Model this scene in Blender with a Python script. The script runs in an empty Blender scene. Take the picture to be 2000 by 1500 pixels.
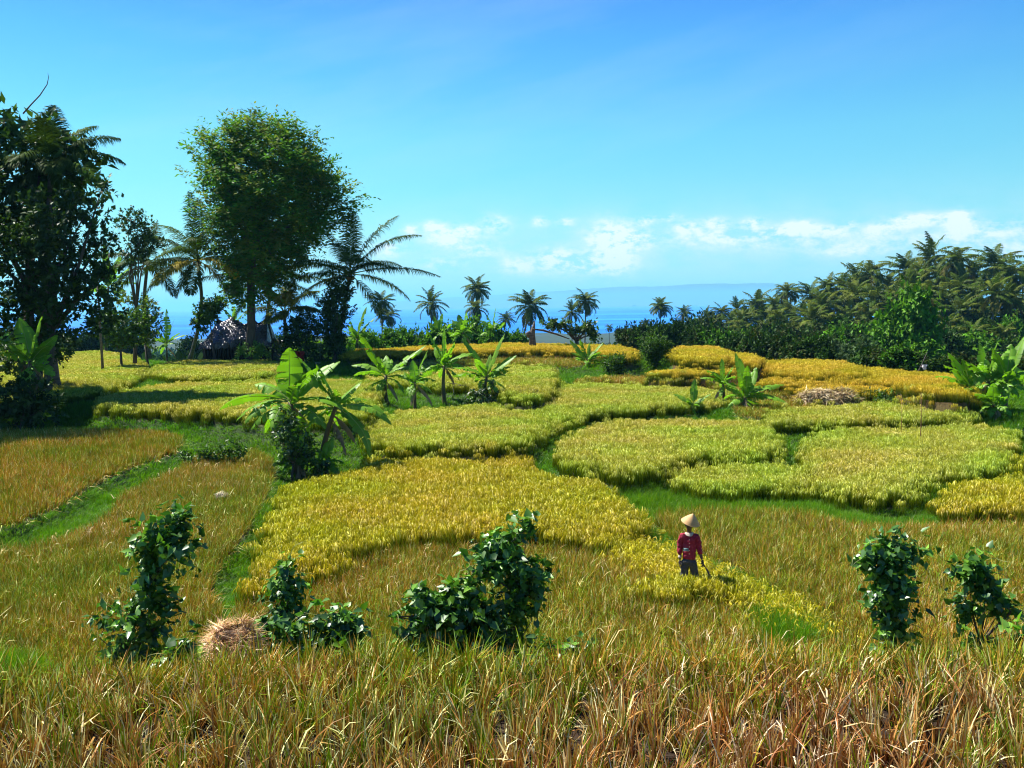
import bpy, math, random
import numpy as np
from mathutils import Vector, Matrix
R_ = math.radians
scene = bpy.context.scene
COL = scene.collection
rng = np.random.default_rng(7)
random.seed(7)

# ------------------------------------------------------------------ camera
FPX = 1950.0                                   # focal length in photograph pixels (2000 wide)
PITCH, ROLL = math.atan(153.6/FPX), -0.0132
CAMM = Matrix.Rotation(math.pi/2-PITCH, 4, 'X') @ Matrix.Rotation(ROLL, 4, 'Z')
camd = bpy.data.cameras.new('camera'); cam = bpy.data.objects.new('camera', camd); COL.objects.link(cam)
cam.matrix_world = CAMM
camd.sensor_width = 36.0; camd.lens = 36.0*FPX/2000.0
camd.clip_start = 0.1; camd.clip_end = 200000
scene.camera = cam
CM = np.array(CAMM.to_3x3())

# ------------------------------------------------------------------ sky, sun, exposure
SUN_EL, SUN_AZ = R_(54), R_(-58)               # azimuth from +Y, negative = to the left
SD = Vector((math.sin(SUN_AZ)*math.cos(SUN_EL), math.cos(SUN_AZ)*math.cos(SUN_EL), math.sin(SUN_EL)))
sund = bpy.data.lights.new('sun', 'SUN'); sund.energy = 5.0; sund.angle = R_(0.5); sund.color = (1.0, 0.95, 0.86)
sun = bpy.data.objects.new('sun', sund); COL.objects.link(sun)
sun.rotation_euler = SD.to_track_quat('Z', 'Y').to_euler()
vs = scene.view_settings
vs.view_transform = 'Standard'; vs.look = 'None'; vs.gamma = 1.0; vs.exposure = 1.45; ALB = .92   # ALB: one reflectance scale for every surface, set with the exposure; vs.use_curve_mapping = False
cy = scene.cycles
cy.max_bounces = 6; cy.diffuse_bounces = 3; cy.glossy_bounces = 2; cy.transmission_bounces = 4
cy.transparent_max_bounces = 4; cy.volume_bounces = 0; cy.use_denoising = True; cy.filter_width = 1.15

class NT:
    """tiny node-tree helper"""
    def __init__(s, tree): s.t = tree; tree.nodes.clear()
    def n(s, typ, ins=None, **kw):
        nd = s.t.nodes.new(typ)
        for k, v in kw.items(): setattr(nd, k, v)
        for k, v in (ins or {}).items():
            if isinstance(v, bpy.types.NodeSocket): s.t.links.new(v, nd.inputs[k])
            else: nd.inputs[k].default_value = v
        return nd
    def m(s, op, a, b=0.0, c=0.0, clamp=False):
        nd = s.t.nodes.new('ShaderNodeMath'); nd.operation = op; nd.use_clamp = clamp
        for i, v in enumerate((a, b, c)):
            if isinstance(v, bpy.types.NodeSocket): s.t.links.new(v, nd.inputs[i])
            else: nd.inputs[i].default_value = v
        return nd.outputs[0]
    def mix(s, f, a, b, bt='MIX'):
        nd = s.t.nodes.new('ShaderNodeMix'); nd.data_type = 'RGBA'; nd.blend_type = bt
        for i, v in ((0, f), (6, a), (7, b)):
            if isinstance(v, bpy.types.NodeSocket): s.t.links.new(v, nd.inputs[i])
            else: nd.inputs[i].default_value = (*v, 1) if isinstance(v, tuple) and len(v) == 3 else v
        return nd.outputs[2]
    def noise(s, vec, scale, detail=4, rough=.55):
        nd = s.n('ShaderNodeTexNoise', {'Scale': scale, 'Detail': detail, 'Roughness': rough})
        if vec is not None: s.t.links.new(vec, nd.inputs['Vector'])
        return nd.outputs['Fac']
    def ramp(s, f, stops, interp='LINEAR'):
        nd = s.t.nodes.new('ShaderNodeValToRGB'); s.t.links.new(f, nd.inputs[0])
        r = nd.color_ramp; r.interpolation = interp
        while len(r.elements) > 1: r.elements.remove(r.elements[-1])
        r.elements[0].position = stops[0][0]; r.elements[0].color = (*stops[0][1], 1)
        for p, c in stops[1:]: r.elements.new(p).color = (*c, 1)
        return nd.outputs[0]

world = bpy.data.worlds.new('World'); scene.world = world; world.use_nodes = True
w = NT(world.node_tree)
sky = w.n('ShaderNodeTexSky', sky_type='NISHITA', sun_disc=False)
sky.sun_elevation = SUN_EL; sky.sun_rotation = SUN_AZ; sky.altitude = 0; sky.air_density = 1.0; sky.dust_density = 0.3; sky.ozone_density = 2.5
tc = w.n('ShaderNodeTexCoord'); sep = w.n('ShaderNodeSeparateXYZ', {0: tc.outputs['Generated']})
X, Y, Z = sep.outputs
el = w.m('ARCSINE', Z)                                    # radians
az = w.m('ARCTAN2', X, Y)
elf = w.m('MULTIPLY', el, 1/0.6, clamp=True)
tint = w.ramp(elf, [(0, (0.60, 1.25, 1.45)), (.13, (0.74, 1.50, 1.45)), (.27, (0.68, 1.55, 1.60)), (.42, (0.47, 1.30, 1.85)), (.6, (0.34, 0.80, 1.90)), (1, (0.22, 0.6, 1.8))])
skyc = w.mix(1.0, w.mix(1.0, sky.outputs[0], tint, 'MULTIPLY'), (.71, .71, .71), 'MULTIPLY')
# thin high cirrus and a bank of low cumulus over the sea, described by direction
cv = w.n('ShaderNodeCombineXYZ', {0: az, 1: w.m('MULTIPLY', el, 2.2), 2: 0.0}).outputs[0]
nz = w.noise(cv, 17, 9, .62)
nz2 = w.noise(w.n('ShaderNodeCombineXYZ', {0: az, 1: w.m('MULTIPLY', el, 1.7), 2: 3.0}).outputs[0], 85, 7, .7)
def gau(a0, e0, sa, se, k):
    d1 = w.m('POWER', w.m('DIVIDE', w.m('SUBTRACT', az, a0), sa), 2.0)
    d2 = w.m('POWER', w.m('DIVIDE', w.m('SUBTRACT', el, e0), se), 2.0)
    return w.m('MULTIPLY', w.m('EXPONENT', w.m('MULTIPLY', w.m('ADD', d1, d2), -1.0)), k)
def dirof(px, py):
    v = CM @ np.array([(px-1000)/FPX, -(py-750)/FPX, -1.0]); v /= np.linalg.norm(v)
    return math.atan2(v[0], v[1]), math.asin(v[2])
CL = [(1195, 462, 42, 24, .55), (1205, 500, 26, 28, .6), (1130, 515, 75, 17, .62), (1010, 520, 30, 14, .4), (1565, 443, 22, 10, .7), (1790, 430, 36, 9, .75), (1872, 432, 20, 14, .75),
      (880, 465, 45, 16, .42), (845, 443, 20, 8, .5), (968, 440, 24, 14, .45), (1055, 434, 14, 7, .45), (1105, 434, 16, 6, .4), (1302, 425, 20, 6, .4), (1395, 436, 26, 8, .45), (1660, 438, 12, 6, .45),
      (760, 487, 26, 14, .4), (1400, 460, 70, 12, .3), (860, 515, 40, 12, .3), (1960, 445, 60, 14, .3), (1500, 470, 160, 16, .25), (1950, 490, 80, 10, .3), (1850, 470, 120, 12, .3), (800, 450, 14, 7, .5), (915, 450, 22, 8, .45), (1260, 432, 16, 7, .45), (1340, 445, 22, 9, .5), (1470, 436, 18, 8, .55), (1520, 452, 30, 9, .5), (1620, 452, 26, 9, .45), (1720, 447, 30, 9, .5), (1240, 470, 40, 14, .4), (1080, 498, 30, 12, .45), (940, 490, 36, 12, .35), (1660, 490, 60, 10, .3)]
tot = None
for px, py, rx, ry, k in CL:
    a0, e0 = dirof(px, py)
    g = gau(a0, e0, rx/FPX*1.1, ry/FPX*1.15, min(1.0, k*1.25))
    tot = g if tot is None else w.m('ADD', tot, g)
puff = w.m('MULTIPLY', tot, w.m('MULTIPLY_ADD', w.m('ADD', w.m('MULTIPLY', nz, .5), w.m('MULTIPLY', nz2, .5)), 20.0, -8.6), clamp=True)
a0, e0 = dirof(1420, 488)
band = gau(a0, e0, .50, .042, 1.0)
veil = w.m('MULTIPLY', band, w.m('MULTIPLY_ADD', nz, 3.0, -.60, clamp=True), clamp=True)
cv2 = w.n('ShaderNodeCombineXYZ', {0: w.m('ADD', az, w.m('MULTIPLY', el, -.8)), 1: w.m('MULTIPLY', w.m('ADD', el, w.m('MULTIPLY', az, -.16)), 4.0), 2: 1.0}).outputs[0]
cir = w.m('MULTIPLY', w.m('MULTIPLY_ADD', w.noise(cv2, 2.6, 6, .6), 3.0, -1.35, clamp=True), gau(-.12, .23, .5, .13, .24))
c1 = w.mix(cir, skyc, (5.4, 6.8, 8.2))
c2 = w.mix(w.m('MULTIPLY', veil, .50), c1, (5.2, 6.7, 8.0))
c3 = w.mix(w.m('MULTIPLY', puff, .92), c2, (7.4, 7.9, 8.6))
bg = w.n('ShaderNodeBackground', {'Color': c3, 'Strength': 0.05})
w.t.links.new(bg.outputs[0], w.n('ShaderNodeOutputWorld').inputs[0])

# ------------------------------------------------------------------ helpers
def ray(px, py):
    return CM @ np.array([(px-1000)/FPX, -(py-750)/FPX, -1.0])
def unproj(px, py, z):
    d = ray(px, py); return d*(z/d[2])
def at(px, py, Yd):
    d = ray(px, py); return d*(Yd/d[1])

def tag(o, label=None, cat=None, group=None, kind=None):
    if label: o['label'] = label
    if cat: o['category'] = cat
    if group: o['group'] = group
    if kind: o['kind'] = kind
    return o
def empty(name, loc=(0, 0, 0), label=None, cat=None, group=None, rz=0.0, scale=1.0):
    o = bpy.data.objects.new(name, None); COL.objects.link(o); o.empty_display_size = .3
    o.location = loc; o.rotation_euler = (0, 0, rz); o.scale = (scale,)*3
    return tag(o, label, cat, group)
def obj(name, me, parent=None, link=True):
    o = bpy.data.objects.new(name, me)
    if link: COL.objects.link(o)
    if parent is not None: o.parent = parent
    return o

class MB:
    """mesh collector: vertex arrays, faces of any size, per-vertex colour"""
    def __init__(s): s.V = []; s.F = {}; s.C = []; s.n = 0
    def add(s, V, F, col=(1, 1, 1)):
        V = np.asarray(V, float).reshape(-1, 3); F = np.asarray(F, np.int64)
        if F.ndim == 1: F = F.reshape(1, -1)
        c = np.asarray(col, float)
        if c.ndim == 1: c = np.tile(c, (len(V), 1))
        s.V.append(V); s.C.append(c); s.F.setdefault(F.shape[1], []).append(F+s.n); s.n += len(V)
    def mesh(s, name, mat=None, smooth=False):
        V = np.concatenate(s.V); C = np.concatenate(s.C)
        me = bpy.data.meshes.new(name)
        me.vertices.add(len(V)); me.vertices.foreach_set('co', V.astype(np.float32).ravel())
        idx = []; tot = []
        for k, fs in s.F.items():
            f = np.concatenate(fs); idx.append(f.ravel()); tot.append(np.full(len(f), k))
        idx = np.concatenate(idx); tot = np.concatenate(tot)
        me.loops.add(len(idx)); me.loops.foreach_set('vertex_index', idx.astype(np.int32))
        st = np.concatenate([[0], np.cumsum(tot)[:-1]])
        me.polygons.add(len(tot)); me.polygons.foreach_set('loop_start', st.astype(np.int32))
        if smooth: me.polygons.foreach_set('use_smooth', np.ones(len(tot), bool))
        a = me.attributes.new('Col', 'FLOAT_COLOR', 'POINT')
        a.data.foreach_set('color', np.hstack([C, np.ones((len(C), 1))]).astype(np.float32).ravel())
        me.update(calc_edges=True)
        if mat: me.materials.append(mat)
        return me
def norm(v, ax=-1): return v/np.maximum(np.linalg.norm(v, axis=ax, keepdims=True), 1e-9)
def tube(mb, P, r, sides=8, col=(1, 1, 1), cap=True):
    P = np.asarray(P, float); n = len(P); r = np.broadcast_to(np.asarray(r, float), (n,))
    T = norm(np.gradient(P, axis=0)); ref = np.array([0, 0, 1.0]) if abs(T[0][2]) < .9 else np.array([1.0, 0, 0])
    V = []
    A = norm(np.cross(T[0], ref))
    for i in range(n):
        A = norm(A - T[i]*np.dot(A, T[i])); B = np.cross(T[i], A)
        th = np.arange(sides)/sides*2*math.pi
        V.append(P[i]+r[i]*(np.cos(th)[:, None]*A+np.sin(th)[:, None]*B))
    V = np.concatenate(V)
    i = np.arange(n-1)[:, None]*sides; j = np.arange(sides)[None, :]; j2 = (j+1) % sides
    F = np.stack([i+j, i+j2, i+sides+j2, i+sides+j], -1).reshape(-1, 4)
    if np.ndim(col) == 2 and len(col) == n: col = np.repeat(np.asarray(col), sides, 0)
    mb.add(V, F, col)
    if cap:
        base = mb.n-len(V)
        mb.F.setdefault(sides, []).append(np.array([np.arange(sides)[::-1]+base, np.arange(sides)+base+(n-1)*sides]))
def randn(n, r=None):
    v = (r or rng).normal(size=(n, 3)); return norm(v)

# ------------------------------------------------------------------ materials
def mat_leaf(name, trans=.45, rough=.5, gloss=.06, var=.35, hue=(1, 1, 1), nscale=.8, hue2=None):
    m = bpy.data.materials.new(name); m.use_nodes = True; t = NT(m.node_tree)
    col = t.n('ShaderNodeAttribute', attribute_name='Col').outputs['Color']
    geo = t.n('ShaderNodeNewGeometry')
    nz = t.noise(geo.outputs['Position'], nscale, 3)
    v = t.m('MULTIPLY_ADD', nz, 2*var, 1-var)
    c = t.mix(1.0, col, t.n('ShaderNodeCombineColor', {0: v, 1: v, 2: v}).outputs[0], 'MULTIPLY')
    if hue2:                                    # slow drift of crop colour from patch to patch
        nn = t.noise(geo.outputs['Position'], .22, 3)
        c = t.mix(t.m('MULTIPLY_ADD', nn, 3.4, -1.2, clamp=True), c, t.mix(1.0, c, hue2, 'MULTIPLY'))
    c = t.mix(1.0, c, tuple(q*ALB for q in hue), 'MULTIPLY')
    df = t.n('ShaderNodeBsdfDiffuse', {'Color': c})
    tr = t.n('ShaderNodeBsdfTranslucent', {'Color': t.mix(1.0, c, (1.15, 1.25, .5), 'MULTIPLY')})
    mx = t.n('ShaderNodeMixShader', {0: trans, 1: df.outputs[0], 2: tr.outputs[0]})
    gl = t.n('ShaderNodeBsdfGlossy', {'Color': (1, 1, 1, 1), 'Roughness': rough})
    mg = t.n('ShaderNodeMixShader', {0: gloss, 1: mx.outputs[0], 2: gl.outputs[0]})
    t.t.links.new(mg.outputs[0], t.n('ShaderNodeOutputMaterial').inputs[0])
    return m
def mat_solid(name, col, rough=.8, col2=None, nscale=6, spec=.3, bump=0, use_attr=False, stretch=None, bscale=None):
    m = bpy.data.materials.new(name); m.use_nodes = True; t = NT(m.node_tree)
    tcn = t.n('ShaderNodeTexCoord').outputs['Object']
    if stretch: tcn = t.n('ShaderNodeMapping', {0: tcn, 'Scale': stretch}).outputs[0]
    nz = t.noise(tcn, nscale, 6, .6)
    c2 = tuple(x*ALB for x in (col2 or tuple(x*.6 for x in col))); col = tuple(x*ALB for x in col)
    c = t.mix(t.m('MULTIPLY_ADD', nz, 2.6, -.8, clamp=True), c2, col)
    if use_attr: c = t.mix(1.0, c, t.n('ShaderNodeAttribute', attribute_name='Col').outputs['Color'], 'MULTIPLY')
    b = t.n('ShaderNodeBsdfPrincipled', {'Base Color': c, 'Roughness': rough, 'Specular IOR Level': spec})
    if bump:
        bn = t.n('ShaderNodeBump', {'Strength': 1.0, 'Distance': bump, 'Height': t.noise(tcn, bscale or nscale*2.5, 5)})
        t.t.links.new(bn.outputs[0], b.inputs['Normal'])
    t.t.links.new(b.outputs[0], t.n('ShaderNodeOutputMaterial').inputs[0])
    return m
# ------------------------------------------------------------------ terraces (outline of the crop canopy, ground level, crop height, kind)
# kinds: 0 bank grass, 1 green-yellow rice, 2 golden rice, 3 orange rice, 4 cut stubble, 5 long foreground stubble
E = -600; W = 2600
FIELDS = [
 ('fore', 5, -4.0, .42, [(E, 1900), (W, 1900), (W, 1310), (2000, 1262), (1850, 1252), (1700, 1248), (1500, 1235), (1350, 1228), (1200, 1238), (1000, 1255), (820, 1250), (700, 1245), (450, 1262), (200, 1265), (0, 1285), (E, 1300)]),
 ('left_low', 4, -5.85, .34, [(E, 1400), (E, 1080), (0, 1056), (90, 1050), (205, 1005), (245, 948), (350, 912), (375, 885), (480, 868), (540, 885), (515, 960), (465, 1040), (395, 1110), (440, 1180), (430, 1400)]),
 ('middle_cut', 4, -6.1, .34, [(430, 1400), (440, 1190), (500, 1140), (680, 1075), (720, 1050), (900, 1028), (1100, 1030), (1190, 1050), (1330, 1105), (1450, 1148), (1620, 1218), (1700, 1240), (1750, 1400)]),
 ('right_cut', 4, -6.15, .34, [(1750, 1400), (1660, 1215), (1500, 1130), (1400, 1080), (1310, 1030), (1262, 990), (1400, 983), (1590, 985), (1640, 1012), (1750, 1020), (1830, 1008), (2000, 1010), (W, 1010), (W, 1400)]),
 ('gold_main', 2, -6.1, .68, [(486, 1140), (500, 1080), (545, 975), (560, 935), (690, 915), (745, 880), (1010, 874), (1050, 906), (1085, 925), (1160, 925), (1205, 962), (1258, 1005), (1262, 1030), (1240, 1052), (1190, 1050), (1100, 1028), (900, 1022), (720, 1042), (680, 1068), (600, 1105)]),
 ('golden_tail', 6, -6.1, .42, [(1180, 1060), (1250, 1040), (1290, 1050), (1400, 1090), (1500, 1135), (1650, 1212), (1600, 1225), (1450, 1168), (1330, 1128), (1230, 1090)]),
 ('left_upper_cut', 4, -5.45, .34, [(E, 1045), (E, 836), (0, 832), (330, 832), (362, 858), (310, 882), (215, 905), (150, 945), (80, 985), (0, 1012)]),
 ('right_corner', 2, -6.1, .6, [(1832, 950), (1900, 930), (2000, 918), (W, 890), (W, 975), (2000, 985), (1900, 984), (1850, 975)]),
 ('right_edge', 2, -5.9, .6, [(1978, 892), (2000, 880), (W, 850), (W, 880), (2010, 912)]),
 ('strip', 1, -6.1, .6, [(1300, 904), (1400, 894), (1500, 892), (1560, 902), (1590, 935), (1572, 948), (1440, 946), (1340, 940), (1305, 930)]),
 ('round_right', 1, -5.98, .62, [(1566, 872), (1574, 848), (1610, 832), (1700, 829), (1900, 824), (1978, 834), (1990, 858), (1960, 880), (1968, 900), (1890, 915), (1810, 922), (1788, 945), (1720, 958), (1640, 945), (1600, 938), (1572, 905)]),
 ('round_middle', 1, -5.74, .62, [(1090, 872), (1112, 838), (1180, 818), (1300, 813), (1475, 813), (1512, 836), (1524, 858), (1508, 876), (1440, 880), (1340, 883), (1290, 902), (1240, 914), (1180, 910), (1130, 898), (1095, 888)]),
 ('long_right', 1, -5.6, .6, [(1492, 815), (1515, 788), (1700, 780), (1880, 782), (1905, 806), (1850, 810), (1700, 814), (1600, 818), (1520, 820)]),
 ('wide_middle', 1, -5.5, .62, [(718, 850), (715, 830), (760, 798), (880, 787), (1000, 784), (1075, 776), (1095, 752), (1110, 744), (1250, 746), (1400, 752), (1425, 772), (1400, 782), (1280, 790), (1160, 798), (1085, 818), (1035, 850), (960, 862), (850, 860), (740, 860)]),
 ('hay_ground', 4, -5.25, .2, [(1430, 800), (1440, 765), (1560, 765), (1850, 768), (1900, 788), (1700, 786), (1510, 792), (1480, 812)]),
 ('far_cut', 4, -5.0, .25, [(1100, 741), (1180, 732), (1300, 734), (1480, 738), (1545, 752), (1555, 766), (1440, 768), (1410, 750), (1250, 744)]),
 ('shade_field', 1, -4.85, .62, [(182, 778), (240, 760), (330, 744), (560, 738), (735, 738), (738, 760), (715, 806), (640, 812), (560, 806), (400, 794), (205, 790)]),
 ('banana_field', 1, -4.85, .62, [(745, 745), (705, 722), (830, 713), (1000, 706), (1080, 712), (1092, 738), (1062, 768), (990, 772), (965, 750)]),
 ('thin_gold', 3, -4.95, .5, [(1550, 752), (1750, 746), (1770, 754), (1700, 758), (1560, 760)]),
 ('mid_gold', 3, -4.8, .55, [(1480, 738), (1560, 733), (1690, 731), (1742, 742), (1560, 745), (1485, 744)]),
 ('right_gold', 3, -4.7, .6, [(1692, 712), (1760, 722), (1860, 728), (1930, 736), (1900, 765), (1790, 757), (1745, 742), (1700, 728)]),
 ('left_field', 1, -4.6, .62, [(E, 790), (E, 690), (0, 686), (100, 686), (230, 682), (283, 706), (286, 728), (232, 744), (180, 760), (90, 768), (0, 775)]),
 ('left_ledge', 1, -4.5, .6, [(292, 708), (400, 700), (560, 700), (562, 728), (300, 733)]),
 ('brown_far', 4, -4.3, .25, [(672, 702), (1000, 684), (1170, 688), (1215, 698), (1100, 712), (1000, 704), (700, 712)]),
 ('low_gold', 3, -4.55, .5, [(1262, 719), (1450, 715), (1452, 724), (1270, 727)]),
 ('dome_gold', 3, -4.5, .62, [(1494, 702), (1600, 697), (1690, 712), (1688, 726), (1600, 728), (1500, 725)]),
 ('crest_gold', 3, -4.0, .62, [(1306, 682), (1330, 673), (1400, 673), (1434, 686), (1422, 698), (1320, 700)]),
 ('crest_side', 3, -4.1, .6, [(1436, 684), (1490, 694), (1485, 708), (1440, 704)]),
 ('crest_far', 3, -3.95, .6, [(672, 683), (830, 674), (1000, 668), (1190, 671), (1246, 680), (1238, 694), (1170, 682), (1000, 678), (680, 692)]),
]
def inpoly(x, y, P):
    c = np.zeros(x.shape, bool); n = len(P); j = n-1
    for i in range(n):
        (xi, yi), (xj, yj) = P[i], P[j]
        if yi != yj: c ^= ((yi > y) != (yj > y)) & (x < (xj-xi)*(y-yi)/(yj-yi)+xi)
        j = i
    return c
def smooth_poly(P, it=2):
    P = np.array(P, float)
    for _ in range(it):
        Q = np.roll(P, -1, 0); P = np.stack([P*.75+Q*.25, P*.25+Q*.75], 1).reshape(-1, 2)
    return P
PLAN = []
for nm, kd, zg, H, pts in FIELDS:
    sp = smooth_poly(pts)
    PLAN.append(np.array([unproj(a, b, zg+H)[:2] for a, b in sp]))
NU, NV, NV2 = 560, 640, 90
U0, U1, Y0, YM, Y1 = -.85, .85, 3.0, 125.0, 2300.0
us = np.linspace(U0, U1, NU); ys = np.exp(np.linspace(math.log(Y0), math.log(YM), NV))
Ug, Yg = np.meshgrid(us, ys); Xg = Ug*Yg
base = np.interp(Yg, [3, 10.6, 12.4, 14.5, 20, 30, 36, 45, 55, 70, 90, 100, 125], [-4.0, -4.05, -4.9, -5.8, -6.1, -6.1, -6.0, -5.6, -5.1, -4.6, -4.3, -5.2, -8.5])
rightw = np.clip((Ug-.10)/.12, 0, 1); base = base*(1-rightw*(Yg > 60))+rightw*(Yg > 60)*np.interp(Yg, [60, 72, 90, 125], [-4.9, -5.4, -7.2, -10])
Zg = base.copy(); kind = np.zeros(Zg.shape, np.int8); fixed = np.zeros(Zg.shape, bool)
fid = np.full(Zg.shape, -1)
for k, (nm, kd, zg, H, pts) in enumerate(FIELDS):
    P = PLAN[k]; bb = (Xg >= P[:, 0].min()) & (Xg <= P[:, 0].max()) & (Yg >= P[:, 1].min()) & (Yg <= P[:, 1].max())
    ii = np.where(bb); m = inpoly(Xg[ii], Yg[ii], P); ii = (ii[0][m], ii[1][m])
    Zg[ii] = zg; kind[ii] = kd; fixed[ii] = True; fid[ii] = k
fixed[0] = True; fixed[-1] = True
far = Yg > 104; fixed |= far
LB = np.where(fixed, Zg, 99.)
for _ in range(14):
    LB = np.minimum.reduce([LB, np.roll(LB, 1, 0), np.roll(LB, -1, 0), np.roll(LB, 1, 1), np.roll(LB, -1, 1)])
for it in range(620):
    A = Zg.copy()
    A[1:-1, 1:-1] = .25*(Zg[:-2, 1:-1]+Zg[2:, 1:-1]+Zg[1:-1, :-2]+Zg[1:-1, 2:])
    if it > 100: A = np.maximum(A-.004, np.minimum(A, LB-.03))
    A[:, 0] = A[:, 1]; A[:, -1] = A[:, -2]
    Zg = np.where(fixed, Zg, A)
nzg = sum(np.sin(Xg*a+b*Yg+c)*s for a, b, c, s in [(3.1, 1.7, 0, .02), (-2.3, 4.9, 1, .02), (7.7, -5.1, 2, .012), (.9, .6, 3, .03)])
Zg = Zg+np.where(fixed, nzg*.3, nzg)
Zl = Zg
def far_z(x, y):
    u = x/y
    z = np.interp(y, [125, 160, 230, 300, 420, 700, 1200, 2000, 2200, 2300], [-8.5, -11, -15, -18, -24, -36, -50, -59.4, -60.5, -66])
    r = np.clip((u-.12)/.2, 0, 1); r = r*r*(3-2*r)
    zr = np.interp(y, [125, 200, 320, 500, 900, 2000, 2300], [-10, -9.0, -10, -16, -40, -59.4, -66])
    return z*(1-r)+zr*r
def ground_z(x, y):
    x = np.asarray(x, float); y = np.asarray(y, float)
    fu = np.clip((x/y-U0)/(U1-U0)*(NU-1), 0, NU-1.001); fv = np.clip(np.log(np.maximum(y, Y0)/Y0)/math.log(YM/Y0)*(NV-1), 0, NV-1.001)
    i = fu.astype(int); j = fv.astype(int); a = fu-i; b = fv-j
    z = (Zl[j, i]*(1-a)+Zl[j, i+1]*a)*(1-b)+(Zl[j+1, i]*(1-a)+Zl[j+1, i+1]*a)*b
    return np.where(y > YM, far_z(x, y), z)
def kind_at(x, y):
    i = np.clip(np.round((x/y-U0)/(U1-U0)*(NU-1)), 0, NU-1).astype(int)
    j = np.clip(np.round(np.log(np.maximum(y, Y0)/Y0)/math.log(YM/Y0)*(NV-1)), 0, NV-1).astype(int)
    return kind[j, i], fid[j, i]
# ground sheet
ys2 = np.exp(np.linspace(math.log(YM*1.01), math.log(Y1), NV2)); U2, Y2 = np.meshgrid(us, ys2); X2 = U2*Y2
# near and behind the camera the ground simply goes on
ysn = np.array([-60., -20., -4., 1.5]); Un, Yn = np.meshgrid(us, ysn); Xn = Un/abs(U1)*np.array([80., 40., 14., 6.])[:, None]
VX = np.concatenate([Xn, Xg, X2]); VY = np.concatenate([Yn, Yg, Y2]); VZ = np.concatenate([np.full(Xn.shape, -4.0), Zg, far_z(X2, Y2)+1.2*np.sin(X2*.03)*np.cos(Y2*.021)])
KC = {0: (.035, .075, .008), 1: (.055, .06, .012), 2: (.075, .055, .015), 3: (.09, .06, .015), 6: (.09, .06, .015), 4: (.07, .04, .012), 5: (.035, .018, .007)}
kc = np.array([KC[i] for i in range(7)])[kind]
VC = np.concatenate([np.tile(KC[5], (Xn.size, 1)), kc.reshape(-1, 3), np.tile((.02, .04, .008), (X2.size, 1))])
nr = VX.shape[0]; i = np.arange(nr-1)[:, None]*NU; j = np.arange(NU-1)[None, :]
mb = MB(); mb.add(np.stack([VX, VY, VZ], -1).reshape(-1, 3), np.stack([i+j, i+j+1, i+NU+j+1, i+NU+j], -1).reshape(-1, 4), VC)
m_ground = mat_solid('soil', (1, 1, 1), .95, (.45, .45, .4), nscale=2.2, use_attr=True, bump=.05)
tag(obj('ground', mb.mesh('ground', m_ground, True)), kind='structure')

# sea and the hills across the strait
SEA = -60.0
mb = MB(); XS = 70000.
yy = np.array([1500, 2500, 5000, 10000, 20000, 40000, 90000.]); xx = np.linspace(-1, 1, 9)
G = np.array([[(x*(y*.9+1500), y, SEA) for x in xx] for y in yy]).reshape(-1, 3)
ii = np.arange(len(yy)-1)[:, None]*9; jj = np.arange(8)[None, :]
mb.add(G, np.stack([ii+jj, ii+jj+1, ii+jj+10, ii+jj+9], -1).reshape(-1, 4))
m = bpy.data.materials.new('sea_water'); m.use_nodes = True; t = NT(m.node_tree)
pos = t.n('ShaderNodeNewGeometry').outputs['Position']
st = t.noise(t.n('ShaderNodeMapping', {0: pos, 'Scale': (.00035, .0016, 1)}).outputs[0], 1.0, 6, .6)
c = t.ramp(st, [(.36, (.003, .08, .34)), (.52, (.005, .12, .44)), (.62, (.012, .18, .52)), (.72, (.04, .25, .60))])
b = t.n('ShaderNodeBsdfPrincipled', {'Base Color': c, 'Roughness': .5, 'Specular IOR Level': .08})
bn = t.n('ShaderNodeBump', {'Strength': .35, 'Distance': .6, 'Height': t.noise(t.n('ShaderNodeMapping', {0: pos, 'Scale': (.05, .12, 1)}).outputs[0], 1.0, 4)})
t.t.links.new(bn.outputs[0], b.inputs['Normal']); t.t.links.new(b.outputs[0], t.n('ShaderNodeOutputMaterial').inputs[0])
tag(obj('sea', mb.mesh('sea', m)), kind='structure')

def ridge(name, dist, prof, depth, colr, seed):
    """prof: list of (px, py) of the skyline"""
    px = np.arange(prof[0][0], prof[-1][0]+1, 6.0); py = np.interp(px, [p[0] for p in prof], [p[1] for p in prof])
    rr = np.random.default_rng(seed); wob = np.cumsum(rr.normal(size=len(px)))*.28; wob -= np.linspace(wob[0], wob[-1], len(px))
    top = np.array([at(a, b+w_, dist) for a, b, w_ in zip(px, py, wob)])
    top[:, 2] = np.maximum(top[:, 2], SEA+.5)
    rows = []
    for k in range(9):                                     # front slope, crest, back slope
        s = k/4-1; h = 1-abs(s)**1.3
        r = top.copy(); r[:, 1] = dist+s*depth; r[:, 0] = top[:, 0]*(1+.0*s)
        r[:, 2] = SEA-1+(top[:, 2]-SEA+1)*h + (rr.normal(size=len(px))*.03*(top[:, 2]-SEA)*(h < .99))
        rows.append(r)
    V = np.concatenate(rows); n = len(px); i = np.arange(8)[:, None]*n; j = np.arange(n-1)[None, :]
    mb = MB(); mb.add(V, np.stack([i+j, i+j+1, i+n+j+1, i+n+j], -1).reshape(-1, 4), colr)
    tag(obj(name, mb.mesh(name, mat_solid(name+'_cover', (.06, .1, .04), .9, (.04, .07, .03), nscale=.002))), kind='structure')
ridge('hills', 24000, [(770, 590), (850, 584), (960, 577), (1050, 571), (1130, 567), (1210, 563), (1300, 561), (1370, 557), (1480, 555), (1560, 557), (1700, 559), (1900, 570), (2300, 585)], 3000, (1, 1, 1), 3)
HAZE_ON = True
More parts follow.
